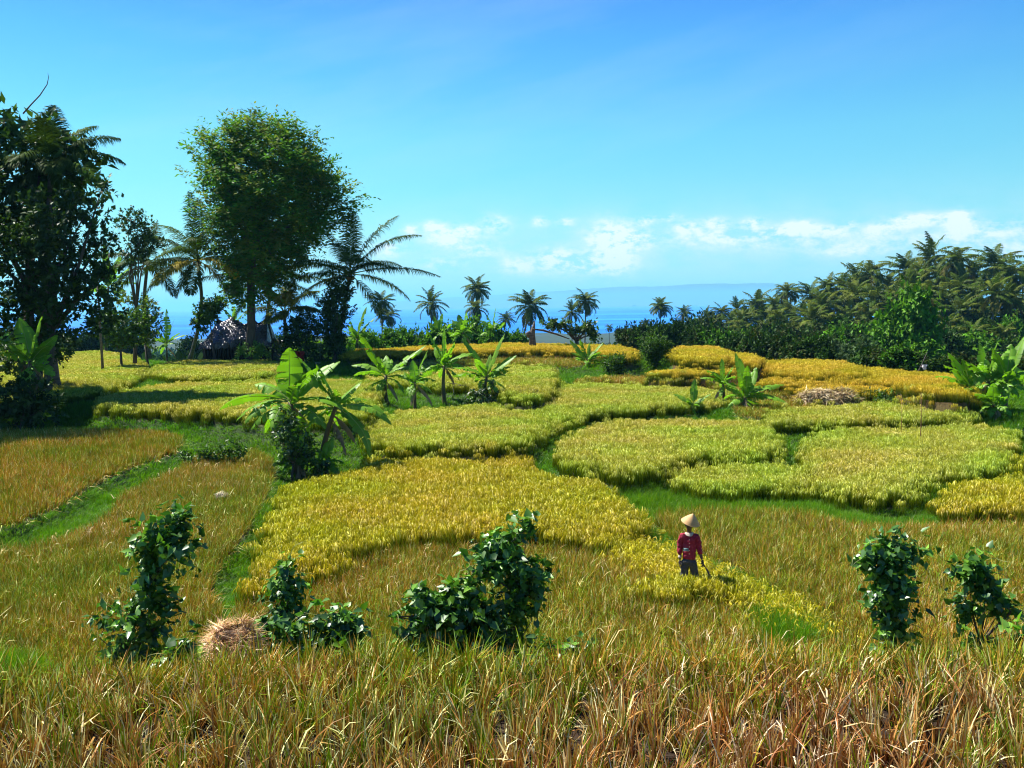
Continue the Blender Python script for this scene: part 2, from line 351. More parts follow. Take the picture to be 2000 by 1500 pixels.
if HAZE_ON:
    xa, xb, ya, yb, za, zb = -95000., 95000., -400., 95000., -75., 235.
    V = [(x, y, z) for z in (za, zb) for y in (ya, yb) for x in (xa, xb)]
    mb = MB(); mb.add(V, [(0, 2, 3, 1), (4, 5, 7, 6), (0, 1, 5, 4), (2, 6, 7, 3), (0, 4, 6, 2), (1, 3, 7, 5)])
    m = bpy.data.materials.new('haze_air'); m.use_nodes = True; t = NT(m.node_tree)
    pv = t.n('ShaderNodeVolumePrincipled', {'Color': (.22, .66, 1, 1), 'Density': 0.8e-4, 'Anisotropy': 0.1})
    t.t.links.new(pv.outputs[0], t.n('ShaderNodeOutputMaterial').inputs['Volume'])
    hz = tag(obj('haze', mb.mesh('haze', m)), kind='stuff')
# ------------------------------------------------------------------ crop tufts
def blades(mb, n, r0, h, lean, wid, cbot, ctop, r, curve=.5, segs=3, hj=.25, cp=.8):
    """n arching blades; colours run from cbot to ctop along the blade"""
    th = r.uniform(0, 2*math.pi, n); rad = r0*np.sqrt(r.uniform(0, 1, n)); az = th+r.normal(0, .6, n)
    H = h*(1+r.uniform(-hj, hj, n)); L = lean*r.uniform(.2, 1.3, n); W = wid*r.uniform(.7, 1.3, n)
    base = np.stack([rad*np.cos(th), rad*np.sin(th), np.zeros(n)], -1)
    d = np.stack([np.cos(az), np.sin(az), np.zeros(n)], -1); fa = r.uniform(0, math.pi, n)
    s = np.stack([np.cos(fa), np.sin(fa), np.zeros(n)], -1)
    c0 = np.asarray(cbot)[r.integers(0, len(cbot), n)]*r.uniform(.75, 1.25, (n, 1)); c1 = np.asarray(ctop)[r.integers(0, len(ctop), n)]*r.uniform(.75, 1.25, (n, 1))
    V = []; C = []
    for k in range(segs+1):
        t = k/segs
        p = base+d*(L*(t**1.6))[:, None]*H[:, None]+np.array([0, 0, 1.0])*(H*(t-curve*L*t**3))[:, None]
        wd = W*(1-t**2*.9)*.5
        c = c0+(c1-c0)*t**cp
        V += [p-s*wd[:, None], p+s*wd[:, None]]; C += [c, c]
    V = np.stack(V, 1); C = np.stack(C, 1); m = 2*(segs+1)
    q = np.array([[2*k, 2*k+1, 2*k+3, 2*k+2] for k in range(segs)])
    F = (np.arange(n)[:, None, None]*m+q[None]).reshape(-1, 4)
    mb.add(V.reshape(-1, 3), F, C.reshape(-1, 3))
def panicles(mb, n, r0, h, reach, wid, cols, r):
    """nodding seed heads on thin stalks"""
    for k in range(n):
        th = r.uniform(0, 6.28); az = th+r.normal(0, .5); hh = h*r.uniform(.88, 1.12); rc = reach*r.uniform(.5, 1.2)
        b = np.array([math.cos(th), math.sin(th), 0])*r0*r.uniform(0, 1); d = np.array([math.cos(az), math.sin(az), 0.])
        c = np.array(cols[r.integers(0, len(cols))])*r.uniform(.8, 1.25)
        s = np.array([-d[1], d[0], 0.])
        p0 = b+np.array([0, 0, hh*.75]); p1 = b+d*rc*.35+np.array([0, 0, hh]); p2 = b+d*rc*.85+np.array([0, 0, hh*.92]); p3 = b+d*rc*1.05+np.array([0, 0, hh*.74])
        for s2, ww in ((s, wid), (np.cross(norm(p3-p1), s), wid*.8)):
            V = [p0-s2*wid*.15, p0+s2*wid*.15, p1+s2*ww*.5, p1-s2*ww*.5, p2+s2*ww, p2-s2*ww, p3]
            mb.add(V, [(0, 1, 2, 3), (3, 2, 4, 5)], c); mb.F.setdefault(3, []).append(np.array([[5, 4, 6]])+mb.n-7)
GRN_SHADE = [(.035, .065, .003), (.055, .08, .003), (.03, .045, .002)]  # rice stem green, darkened to paint shade into the foot of crop faces
YLW = [(.32, .32, .012), (.24, .29, .008), (.42, .36, .026), (.17, .25, .006)]
GLD = [(.47, .38, .026), (.57, .46, .055), (.40, .36, .012), (.76, .65, .24)]
ORG = [(.62, .43, .05), (.72, .54, .12), (.52, .37, .025)]
STB = [(.22, .09, .015), (.30, .14, .02), (.13, .13, .008)]
STR = [(.66, .40, .09), (.94, .80, .48), (.56, .28, .05), (.42, .16, .03), (.34, .29, .015), (.20, .27, .008)]
m_rice = mat_leaf('rice_plant', .27, .6, .004, .34, (1.12, 1.08, 1), .9, (.74, 1.02, .6))
m_rice2 = mat_leaf('ripe_rice_plant', .27, .6, .004, .32, (1.1, 1.05, 1), .9, (.82, 1.02, .6))
m_stub = mat_leaf('stubble_straw', .13, .5, .01, .50, (1.10, 1.05, .95), 1.3, (.70, .98, .50))
m_grass = mat_leaf('bank_grass', .42, .5, .015, .45, (1, 1, 1), 1.6, (1.25, 1.02, .8))
def tuftset(name, fn, mat, n=8):
    c = bpy.data.collections.new(name)
    for k in range(n):
        r = np.random.default_rng(131+k*17+len(name)*7); mb = MB(); fn(mb, r)
        c.objects.link(bpy.data.objects.new(name, mb.mesh(name, mat)))
    return c
def t_rice(kindc, pcols, lod, tall=1.0):
    def f(mb, r):
        if lod == 0:
            blades(mb, 30, .09, .58, .17, .009, GRN_SHADE, kindc, r, hj=.3, cp=2.4); blades(mb, 9, .08, .68, .22, .010, GRN_SHADE, kindc, r, cp=2.4); panicles(mb, 17, .10, .62, .09, .0092, pcols, r)
        else:
            blades(mb, 58, .18, .56, .16, .0115, GRN_SHADE, kindc, r, segs=3, hj=.25, cp=2.6); blades(mb, 18, .18, .67, .16, .010, GRN_SHADE, kindc, r, segs=3, hj=.15, cp=2.6); panicles(mb, 27, .18, .62, .08, .0105, pcols, r)
    return f
GB2 = [(.08, .14, .004), (.11, .16, .004)]
def t_stub(lod):
    def f(mb, r):
        if lod == 0:
            blades(mb, 20, .06, .27, .45, .015, STB, STR, r, segs=2, hj=.5); blades(mb, 6, .06, .33, .7, .012, GB2, [(.22, .30, .012), (.14, .25, .01)], r, segs=3, hj=.4)
            blades(mb, 5, .12, .16, 2.2, .009, STR, STR[:2], r, segs=3)
        else:
            blades(mb, 22, .13, .25, .5, .024, STB, STR, r, segs=2, hj=.5); blades(mb, 6, .14, .3, .8, .020, GB2, [(.22, .30, .012), (.17, .26, .01)], r, segs=2, hj=.4)
            blades(mb, 5, .2, .15, 2.2, .016, STR, STR[:2], r, segs=2)
    return f
def t_mix(mb, r):
    blades(mb, 20, .10, .30, .5, .014, STB, YLW+GLD, r, segs=2, hj=.5); blades(mb, 8, .10, .44, .4, .012, GRN_SHADE, GLD, r, hj=.4); panicles(mb, 5, .1, .42, .15, .013, GLD, r)
def t_fore(mb, r):
    S2 = [(.12, .045, .012), (.18, .06, .014), (.07, .09, .008)]
    RED = [(.46, .19, .06), (.58, .30, .11), (.30, .11, .035), (.70, .46, .22)]; TAN = [(.80, .62, .38), (.62, .38, .16), (.92, .80, .58), (.42, .18, .06)]
    GR = [(.15, .24, .008), (.24, .30, .010), (.10, .19, .006), (.40, .38, .03)]
    top, n1 = [(RED, 26), (TAN[1:], 22), (GR+RED[:1], 28), (RED+TAN, 22), (GR, 24), (RED, 24), (TAN+RED, 22)][min(6, int(r.uniform(0, 7)))]
    blades(mb, n1, .06, .36, .20, .017, S2, top, r, segs=3, hj=.5)
    blades(mb, 6, .06, .54, .45, .017, S2, TAN+RED, r, segs=4, hj=.35)
    blades(mb, 3, .05, .50, .3, .017, GB2, GR, r, segs=3, hj=.3)
    blades(mb, 5, .12, .18, 1.5, .013, S2, RED+TAN, r, segs=3, hj=.4)
    if r.uniform() < .8: blades(mb, 3, .06, .50, .7, .018, TAN[:1], [(.98, .88, .68), (.90, .70, .46)], r, segs=5, curve=.6)

def t_straw(mb, r):
    for k in range(4):                                     # loose cut straws lying across the stubble
        a = r.uniform(0, 6.28); L = r.uniform(.12, .28); p = np.array([r.uniform(-.1, .1), r.uniform(-.1, .1), r.uniform(.15, .36)])
        d = np.array([math.cos(a), math.sin(a), r.uniform(-.2, 1.2)]); s = norm(np.cross(d, [0, 0, 1.]))*.006
        q = p+d*L*.5+np.array([0, 0, -.02+r.uniform(0, .1)]); e = p+d*L
        mb.add([p-s, p+s, q+s*1.3, q-s*1.3, e+s*.4, e-s*.4], [(0, 1, 2, 3), (3, 2, 4, 5)], np.array([(.62, .46, .24), (.72, .58, .38), (.40, .2, .07)][r.integers(0, 3)]))
GB = [(.04, .11, .002), (.06, .14, .003)]; GT = [(.075, .27, .003), (.11, .31, .004), (.16, .31, .006), (.05, .21, .003)]
def t_grass(lod):
    def f(mb, r):
        if lod == 0: blades(mb, 46, .10, .20, .7, .008, GB, GT, r, segs=3, hj=.6)
        else: blades(mb, 44, .20, .22, .7, .016, GB, GT, r, segs=2, hj=.6)
    return f
TS = {}
def getset(kd, lod):
    key = (kd, lod)
    if key not in TS:
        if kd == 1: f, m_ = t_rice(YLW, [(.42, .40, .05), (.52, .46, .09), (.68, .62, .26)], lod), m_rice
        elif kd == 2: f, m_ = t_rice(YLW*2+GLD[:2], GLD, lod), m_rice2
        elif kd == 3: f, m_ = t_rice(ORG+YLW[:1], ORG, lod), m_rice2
        elif kd == 4: f, m_ = t_stub(lod), m_stub
        elif kd == 5: f, m_ = t_fore, m_stub
        elif kd == 7: f, m_ = t_straw, m_stub
        elif kd == 6: f, m_ = t_mix, m_rice2
        else: f, m_ = t_grass(lod), m_grass
        TS[key] = tuftset('tuft_%d_%d' % key, f, m_)
    return TS[key]
def scatter_tree(coll):
    g = bpy.data.node_groups.new('plant_scatter', 'GeometryNodeTree')
    g.interface.new_socket('Geometry', in_out='INPUT', socket_type='NodeSocketGeometry'); g.interface.new_socket('Geometry', in_out='OUTPUT', socket_type='NodeSocketGeometry')
    N = g.nodes; L = g.links
    gi = N.new('NodeGroupInput'); go = N.new('NodeGroupOutput'); ip = N.new('GeometryNodeInstanceOnPoints'); ci = N.new('GeometryNodeCollectionInfo')
    ci.inputs['Collection'].default_value = coll; ci.inputs['Separate Children'].default_value = True; ci.inputs['Reset Children'].default_value = True
    def at_(nm, dt):
        a = N.new('GeometryNodeInputNamedAttribute'); a.data_type = dt; a.inputs['Name'].default_value = nm; return a.outputs[0]
    ip.inputs['Pick Instance'].default_value = True
    L.new(gi.outputs[0], ip.inputs['Points']); L.new(ci.outputs[0], ip.inputs['Instance']); L.new(at_('idx', 'INT'), ip.inputs['Instance Index'])
    L.new(at_('rot', 'FLOAT_VECTOR'), ip.inputs['Rotation']); L.new(at_('scl', 'FLOAT_VECTOR'), ip.inputs['Scale']); L.new(ip.outputs[0], go.inputs[0])
    return g
GT_ = {}
def scatter(name, P, key, scl, tilt=.12, lean=None, parent=None, r=None):
    """P: n x 3 points; one object, its plants drawn by geometry nodes"""
    r = r or rng; n = len(P)
    me = bpy.data.meshes.new(name); me.vertices.add(n); me.vertices.foreach_set('co', P.astype(np.float32).ravel())
    rot = np.stack([r.normal(0, tilt, n), r.normal(0, tilt, n), r.uniform(0, 6.28, n)], -1)
    if lean is not None:
        rot[:, 0] += lean[0]; rot[:, 1] += lean[1]
    sc = np.stack([scl[:, 0], scl[:, 0], scl[:, 1]], -1)
    a = me.attributes.new('rot', 'FLOAT_VECTOR', 'POINT'); a.data.foreach_set('vector', rot.astype(np.float32).ravel())
    a = me.attributes.new('scl', 'FLOAT_VECTOR', 'POINT'); a.data.foreach_set('vector', sc.astype(np.float32).ravel())
    a = me.attributes.new('idx', 'INT', 'POINT'); a.data.foreach_set('value', r.integers(0, 8, n).astype(np.int32))
    o = obj(name, me, parent)
    md = o.modifiers.new('plants', 'NODES')
    if key not in GT_: GT_[key] = scatter_tree(getset(*key))
    md.node_group = GT_[key]
    return o
def sample_poly(P, sp, r):
    x0, y0 = P.min(0); x1, y1 = P.max(0); gx = np.arange(x0, x1, sp); gy = np.arange(y0, y1, sp)
    A, B = np.meshgrid(gx, gy); A = A+r.uniform(-.5, .5, A.shape)*sp; B = B+r.uniform(-.5, .5, B.shape)*sp
    A = A.ravel(); B = B.ravel(); k = inpoly(A, B, P) & (np.abs(A/B) < .80); return A[k], B[k]
FL = {
 'fore': ('rice_stubble', 'long reddish straw and green rice stubble along the bottom edge of the photo'),
 'left_low': ('rice_stubble', 'reddish brown cut rice stubble between the two curved green grass banks'),
 'middle_cut': ('rice_stubble', 'brown and green cut rice stubble around the climber covered bushes'),
 'right_cut': ('rice_stubble', 'olive brown cut rice stubble on the low terrace right of the farmer'),
 'golden_tail': ('rice_crop', 'thin low strip of half cut golden rice running right past the farmer'),
 'gold_main': ('rice_crop', 'bright golden standing rice in the big lower terrace beside the farmer'),
 'left_upper_cut': ('rice_stubble', 'tawny cut stubble terrace above the curved green bank at the left edge'),
 'right_corner': ('rice_crop', 'golden rice terrace cut off by the right edge, lowest of the uncut ones there'),
 'right_edge': ('rice_crop', 'small sliver of yellow rice at the right edge behind the curved dark bank'),
 'strip': ('rice_crop', 'narrow strip of yellow green rice below the round middle terrace'),
 'round_right': ('rice_crop', 'large rounded yellow green rice terrace with a bulging dark front edge at right'),
 'round_middle': ('rice_crop', 'rounded yellow green rice terrace in the middle of the steps'),
 'long_right': ('rice_crop', 'long straight edged green rice terrace just below the haystack'),
 'wide_middle': ('rice_crop', 'wide light green rice terrace in front of the four banana plants'),
 'hay_ground': ('rice_stubble', 'short cut brown ground around the haystack'),
 'far_cut': ('rice_stubble', 'pale brown cut strip below the small round tree'),
 'shade_field': ('rice_crop', 'yellow rice terrace half in tree shadow behind the large banana clump'),
 'banana_field': ('rice_crop', 'yellow green rice terrace right behind the row of four banana plants'),
 'thin_gold': ('rice_crop', 'thinnest golden rice strip right above the haystack'),
 'mid_gold': ('rice_crop', 'long thin orange rice strip between the domed field and the haystack strip'),
 'right_gold': ('rice_crop', 'flat golden rice field in front of the jungle at right'),
 'left_field': ('rice_crop', 'yellow green rice terrace under the dark trees at left'),
 'left_ledge': ('rice_crop', 'green rice ledge in front of the plastic covered shelter'),
 'brown_far': ('rice_stubble', 'pink brown cut strip on the crest behind the banana plants'),
 'low_gold': ('rice_crop', 'thin orange rice ledge at the foot of the small round tree'),
 'dome_gold': ('rice_crop', 'domed orange gold rice terrace below the palm jungle'),
 'crest_gold': ('rice_crop', 'orange rice terrace on the crest beside the small round tree'),
 'crest_side': ('rice_crop', 'small orange rice slope falling from the crest to the right'),
 'crest_far': ('rice_crop', 'orange gold rice along the far crest in front of the sea'),
}
for k, (nm, kd, zg, H, pts) in enumerate(FIELDS):
    r = np.random.default_rng(500+k); P = PLAN[k]; dm = P[:, 1].mean()
    lod = 0 if (kd in (5, 6) or dm < 27) else 1
    sp = .225 if kd == 5 else (.165 if kd == 4 and lod == 0 else .135 if lod == 0 else (.215 if dm < 60 else .28))
    if kd == 4: sp *= .95
    x, y = sample_poly(P, sp, r)
    _, ff = kind_at(x, y); ok = (ff == k) | ((ff < 0))
    if kd == 5: ok &= (y > 4.2) & (r.uniform(size=len(y)) < np.interp(y, [8.7, 10.5], [1, .3]))
    x = x[ok]; y = y[ok]
    if len(x) == 0: print('EMPTY FIELD', nm); continue
    z = ground_z(x, y)
    hn = {1: .68, 2: .68, 3: .66, 4: .26, 5: .42, 6: .42}[kd]
    nzv = .5+.5*np.sin(x*1.3+2*np.sin(y*.7))*np.cos(y*1.1+np.sin(x*.9))
    sh = (H/hn)*(.86+.22*nzv)*r.uniform(.85, 1.12, len(x)); sw = np.where(y > 60, 1.35, 1.0)*r.uniform(.85, 1.2, len(x))
    if kd == 5: sh *= np.interp(y, [9.0, 10.6], [1.0, .62])
    if kd in (1, 2, 3, 6):
        rim = np.zeros(len(x), bool); dd_ = .35*np.maximum(1, dm/35)
        for dx, dy in ((dd_, 0), (-dd_, 0), (0, dd_), (0, -dd_), (dd_*.6, -dd_*.6), (-dd_*.6, -dd_*.6)): rim |= kind_at(x+dx, y+dy)[1] != k
        sh = np.where(rim, sh*r.uniform(.80, 1.08, len(x)), sh); shiftx = np.where(rim, r.normal(0, .16, len(x)), 0); x = x+shiftx; y = y+np.where(rim, r.normal(0, .16, len(x)), 0); z = ground_z(x, y)
    name, lab = FL[nm]
    P3 = np.stack([x, y, z-.02], -1)
    o = scatter(name, P3, (kd, lod), np.stack([sw, sh], -1), tilt=.13 if kd < 4 else .18, r=r)
    tag(o, lab, 'rice field' if kd < 4 or kd == 6 else 'rice stubble', None, 'stuff')
    if kd == 5:
        s2 = r.uniform(size=len(P3)) < .07
        tag(scatter('loose_straw', P3[s2], (7, 0), np.ones((s2.sum(), 2)), tilt=.2, r=r), 'pale loose straws lying over the long stubble at the bottom edge', 'straw', None, 'stuff')
    if nm in ('middle_cut', 'left_low'):
        s2 = (r.uniform(size=len(P3)) < .05)
        tag(scatter('loose_straw', P3[s2], (7, 0), np.ones((s2.sum(), 2))*.9, tilt=.2, r=r), 'pale loose straws scattered over the %s' % ('brown stubble around the bushes' if nm == 'middle_cut' else 'reddish stubble between the two curved banks'), 'straw', None, 'stuff')
PL = np.array([unproj(a, b, -5.45)[:2] for a, b in [(1060, 925), (1090, 935), (1160, 932), (1215, 975), (1262, 1008), (1230, 1015), (1150, 985), (1090, 960)]])
r = np.random.default_rng(61); x, y = sample_poly(PL, .16, r)
tag(scatter('lodged_rice', np.stack([x, y, ground_z(x, y)+.12], -1), (2, 0), np.stack([np.full(len(x), 1.1), np.full(len(x), .95)], -1), tilt=.75, r=r), 'pale golden rice beaten flat and swirled at the right shoulder of the lower terrace', 'lodged rice', None, 'stuff')
for nm_, z_, pp, lb in (('grass', -6.1, [(1470, 1188), (1530, 1182), (1600, 1225), (1580, 1250), (1500, 1235)], 'bright green grass patch beside the golden strip right of the farmer'), ('grass', -5.6, [(E, 1235), (0, 1238), (90, 1262), (130, 1290), (0, 1310), (E, 1310)], 'green grass patch at the left edge just above the long stubble'), ('grass', -6.1, [(1145, 1040), (1185, 1038), (1190, 1055), (1150, 1056)], 'tiny green grass patch left of the farmer at the tip of the golden terrace')):
    PL = np.array([unproj(a, b, z_+.3)[:2] for a, b in pp]); r = np.random.default_rng(62); x, y = sample_poly(PL, .085, r)
    tag(scatter(nm_, np.stack([x, y, ground_z(x, y)+.02], -1), (0, 0), np.stack([r.uniform(.9, 1.3, len(x)), r.uniform(1.3, 2.1, len(x))], -1), tilt=.25, r=r), lb, 'grass', None, 'stuff')
r = np.random.default_rng(78); gx = np.arange(-12, 12, .17); gy = np.arange(8.7, 16.6, .17); A, B = np.meshgrid(gx, gy)
A = (A+r.uniform(-.5, .5, A.shape)*.17).ravel(); B = (B+r.uniform(-.5, .5, B.shape)*.17).ravel(); ok = ((kind_at(A, B)[1] < 0) | ((kind_at(A, B)[0] == 5) & (r.uniform(size=len(A)) < np.interp(B, [8.7, 10.5], [0, .8])))) & (np.abs(A/B) < .74); A = A[ok]; B = B[ok]
tag(scatter('rice_stubble', np.stack([A, B, ground_z(A, B)-.02], -1), (4, 0), np.stack([r.uniform(.9, 1.3, len(A)), r.uniform(.9, 1.9, len(A))], -1), tilt=.25, r=r), 'rough brown stubble on the slope where the climber covered bushes stand', 'rice stubble', None, 'stuff')
pb = unproj(1346, 1120, -5.55); n_ = 150; A = pb[0]+r.normal(.1, .55, n_); B = pb[1]-.35+r.normal(0, .28, n_)
tag(scatter('rice_crop', np.stack([A, B, ground_z(A, B)-.02], -1), (2, 0), np.stack([r.uniform(.8, 1.1, n_), r.uniform(.72, .95, n_)], -1), tilt=.2, r=r), 'standing golden rice right in front of the legs of the farmer', 'rice field', None, 'stuff')
# grass on every bank and gap between the fields
xs = []; yv = []; lodv = []
r = np.random.default_rng(77)
for ya, yb, sp in ((9, 17, .14), (17, 32, .13), (32, 50, .22), (50, 75, .30), (75, 104, .42)):
    gx = np.arange(-.78*yb, .78*yb, sp); gy = np.arange(ya, yb, sp); A, B = np.meshgrid(gx, gy)
    A = (A+r.uniform(-.5, .5, A.shape)*sp).ravel(); B = (B+r.uniform(-.5, .5, B.shape)*sp).ravel()
    kk, ff = kind_at(A, B); ok = (np.abs(A/B) < .78) & (ff < 0) & (B > 16.2); xs.append(A[ok]); yv.append(B[ok])
x = np.concatenate(xs); y = np.concatenate(yv); z = ground_z(x, y)
near_f = np.zeros(len(x), bool)
for dx, dy in ((0, .5), (.4, .3), (-.4, .3), (0, -.5), (.45, 0), (-.45, 0), (0, .25)):
    near_f |= kind_at(x+dx, y+dy)[1] >= 0
patch = np.where(near_f, .72, 1.0)*np.clip(.75+.5*np.sin(x*.8+np.sin(y*.5)*2)*np.cos(y*.9), .55, 1.4)
for lo, sel, lab in ((0, y < 32, 'bright green grass on the banks between the lower terraces'), (1, y >= 32, 'green grass on the banks between the farther terraces')):
    n = sel.sum(); sc = np.stack([r.uniform(.8, 1.2, n)*np.where(y[sel] > 60, 1.6, 1.15), patch[sel]*r.uniform(.8, 1.3, n)*(1.45 if lo == 0 else 1.15)], -1)
    tag(scatter('grass', np.stack([x[sel], y[sel], z[sel]-.02], -1), (0, lo), sc, tilt=.2, r=r), lab, 'grass', None, 'stuff')
print('fields done')
# ------------------------------------------------------------------ materials for plants and small things
m_bark = mat_solid('bark', (.13, .10, .075), .9, (.05, .038, .028), nscale=5, use_attr=False, bump=.03, stretch=(1, 1, .25))
m_palmbark = mat_solid('palm_bark', (.17, .145, .12), .9, (.06, .05, .04), nscale=3, bump=.03, stretch=(.4, .4, 4))
m_bstem = mat_solid('banana_stem', (.16, .13, .05), .6, (.06, .035, .02), nscale=4, bump=.01, stretch=(2, 2, .4))
m_dry = mat_leaf('dry_leaf', .25, .6, .03, .3)
m_banana = mat_leaf('banana_leaf', .42, .45, .018, .18, nscale=1.5)
m_palm = mat_leaf('palm_leaf', .16, .5, .006, .35, (.86, .84, .38), nscale=1.0)
m_bush = mat_leaf('bush_leaf', .30, .45, .02, .30, nscale=.9)
m_farleaf = mat_leaf('jungle_leaf', .16, .5, .006, .5, (.66, .72, .7), nscale=.22)
m_tree = mat_leaf('feathery_leaf', .42, .5, .01, .30, nscale=.6)
m_vine = mat_leaf('vine_leaf', .28, .40, .035, .30, nscale=3)
m_dark = mat_leaf('broad_leaf', .22, .45, .02, .35, nscale=.8)

# ------------------------------------------------------------------ banana plants
def banana_leaf(L, W, e0, droop, seed, torn=.4, dead=False, az=0.0):
    """one leaf growing from the origin towards azimuth az (degrees; 0 = +X, 90 = away)"""
    r = np.random.default_rng(seed); n = 22; a = R_(az)
    t = np.linspace(0, 1, n+1); e = R_(e0)-R_(droop)*t**1.5
    h = np.array([math.cos(a), math.sin(a), 0]); up = np.array([0, 0, 1.]); side = np.array([-h[1], h[0], 0]); roll = r.normal(0, .35)
    T = np.cos(e)[:, None]*h+np.sin(e)[:, None]*up; P = np.concatenate([[np.zeros(3)], np.cumsum((T[:-1]+T[1:])/2*L/n, 0)])
    Nn = -np.sin(e)[:, None]*h+np.cos(e)[:, None]*up
    S = math.cos(roll)*side+math.sin(roll)*Nn; Nn = norm(np.cross(T, S)); Nn = np.where((Nn[:, 2:] < 0) & (e0 < 75), -Nn, Nn)
    tt = np.clip((t-.12)/.88, 0, 1); wd = W*np.sin(math.pi*np.clip(tt, 0, 1)**.72)**.62; wd[-1] = W*.05
    mb = MB(); g = (np.array([.14, .30, .014]) if not dead else np.array([.25, .17, .09]))*r.uniform(.85, 1.2)
    rib = np.array([.30, .36, .10]) if not dead else g*1.2
    for sg in (1, -1):
        k = 2; v = .35; off = 0
        while k < n:
            ln = r.integers(1, 4) if r.uniform() < torn else r.integers(2, 6)
            k2 = min(n, k+ln); vv = v-r.uniform(.0, .9)*torn-.25*tt[k]*abs(math.sin(math.pi/2-e[k]))-(.8 if dead else 0)
            gap = r.uniform(.0, .35)*torn
            c = g*r.uniform(.85, 1.18)
            A = []; cc = []
            for q in range(k, k2+1):
                edge = q-(gap if q == k2 and k2 < n else 0)+(gap*.6 if q == k else 0)
                qi = min(edge, n); pm = P[q]
                pe = np.array([np.interp(qi, range(n+1), P[:, d]) for d in range(3)])
                w1 = np.interp(qi, range(n+1), wd)
                m1 = pm*.5+pe*.5+S[q]*sg*w1*.5*math.cos(vv+.25)+Nn[q]*w1*.5*math.sin(vv+.25)
                o1 = pe+T[q]*w1*.12+S[q]*sg*w1*math.cos(vv-.1)+Nn[q]*w1*math.sin(vv-.1)+np.array([0, 0, -1])*w1*.18*torn*r.uniform(0, 1)
                A += [pm, m1, o1]; cc += [c*1.15, c, c*.95]
            F = []
            for q in range(k2-k):
                b = 3*q; F += [(b, b+1, b+4, b+3), (b+1, b+2, b+5, b+4)]
            if sg < 0: F = [f[::-1] for f in F]
            mb.add(A, F, np.array(cc)); k = k2
    tube(mb, P, np.interp(t, [0, .15, 1], [.032, .022, .004])*min(1.0, L/1.6), 5, rib)
    return mb
def banana_plant(base, crown, leaves, label, group=None, seed=1, rad=.10, extra_dead=2, stemcol=None):
    """base, crown: 3-D points; leaves: (azimuth, elevation, droop, length, halfwidth)"""
    base = np.array(base, float); crown = np.array(crown, float)
    root = empty('banana_plant', base, label, 'banana plant', group)
    r = np.random.default_rng(seed); cr = crown-base; n = 9
    t = np.linspace(0, 1, n)[:, None]; bow = np.array([r.normal(0, .03), r.normal(0, .03), 0])*np.linalg.norm(cr)
    P = cr*t+bow*np.sin(t*math.pi); mb = MB()
    tube(mb, P, np.interp(t[:, 0], [0, .1, 1], [rad*1.25, rad, rad*.55]), 9, (1, 1, 1))
    obj('stem', mb.mesh('banana_stem', m_bstem, True), root)
    for k, (az, e0, dr, L, W) in enumerate(leaves):
        lm = banana_leaf(L, W, e0, dr, seed*37+k, az=az, torn=r.uniform(.5, 1.0)).mesh('banana_leaf', m_banana, True)
        o = obj('leaf', lm, root); o.location = cr-np.array([0, 0, .05*k*.3])
    for k in range(extra_dead):
        lm = banana_leaf(r.uniform(.9, 1.5), .16, -35, 45, seed*91+k, az=r.uniform(0, 360), torn=.9, dead=True).mesh('banana_dead_leaf', m_dry, True)
        o = obj('dead_leaf', lm, root); o.location = cr*r.uniform(.75, .95)
    return root
def bplant(bx, by, zg, cx, cyy, leaves, label, group=None, seed=1, rad=.10, dead=2, dd=0.0):
    b = unproj(bx, by, zg); Yd = b[1]+dd
    b = at(bx, by, Yd); b[2] = float(ground_z(b[0], Yd))-.05; c = at(cx, cyy, Yd)
    ppm = FPX/Yd
    L2 = []
    for tx, ty, depth, hw, droop in leaves:      # tip seen in the photograph, depth of the tip (m, + away), half width, droop
        tip = at(tx, ty, Yd+depth); v = tip-c; hor = math.hypot(v[0], v[1]); ln = np.linalg.norm(v)
        az = math.degrees(math.atan2(v[1], v[0])); el_ = math.degrees(math.atan2(v[2], hor))
        L2.append((az, el_+droop*.42, droop, ln*(1+.0016*droop), hw*1.0))
    rr = np.random.default_rng(seed*7+1); lm = float(np.mean([q[3] for q in L2])); a0 = rr.uniform(0, 360)
    for k in range(8):                           # younger and older leaves between the main ones
        L2.append((a0+k*107+rr.normal(0, 15), (48, 15, 66, 35, 5, 55, -12, -5)[k]+rr.normal(0, 6), (45, 75, 30, 60, 80, 40, 55, 60)[k], lm*rr.uniform(.6, .95), float(np.mean([q[4] for q in L2]))*.85))
    return banana_plant(b, c, L2, label, group, seed, rad, dead)

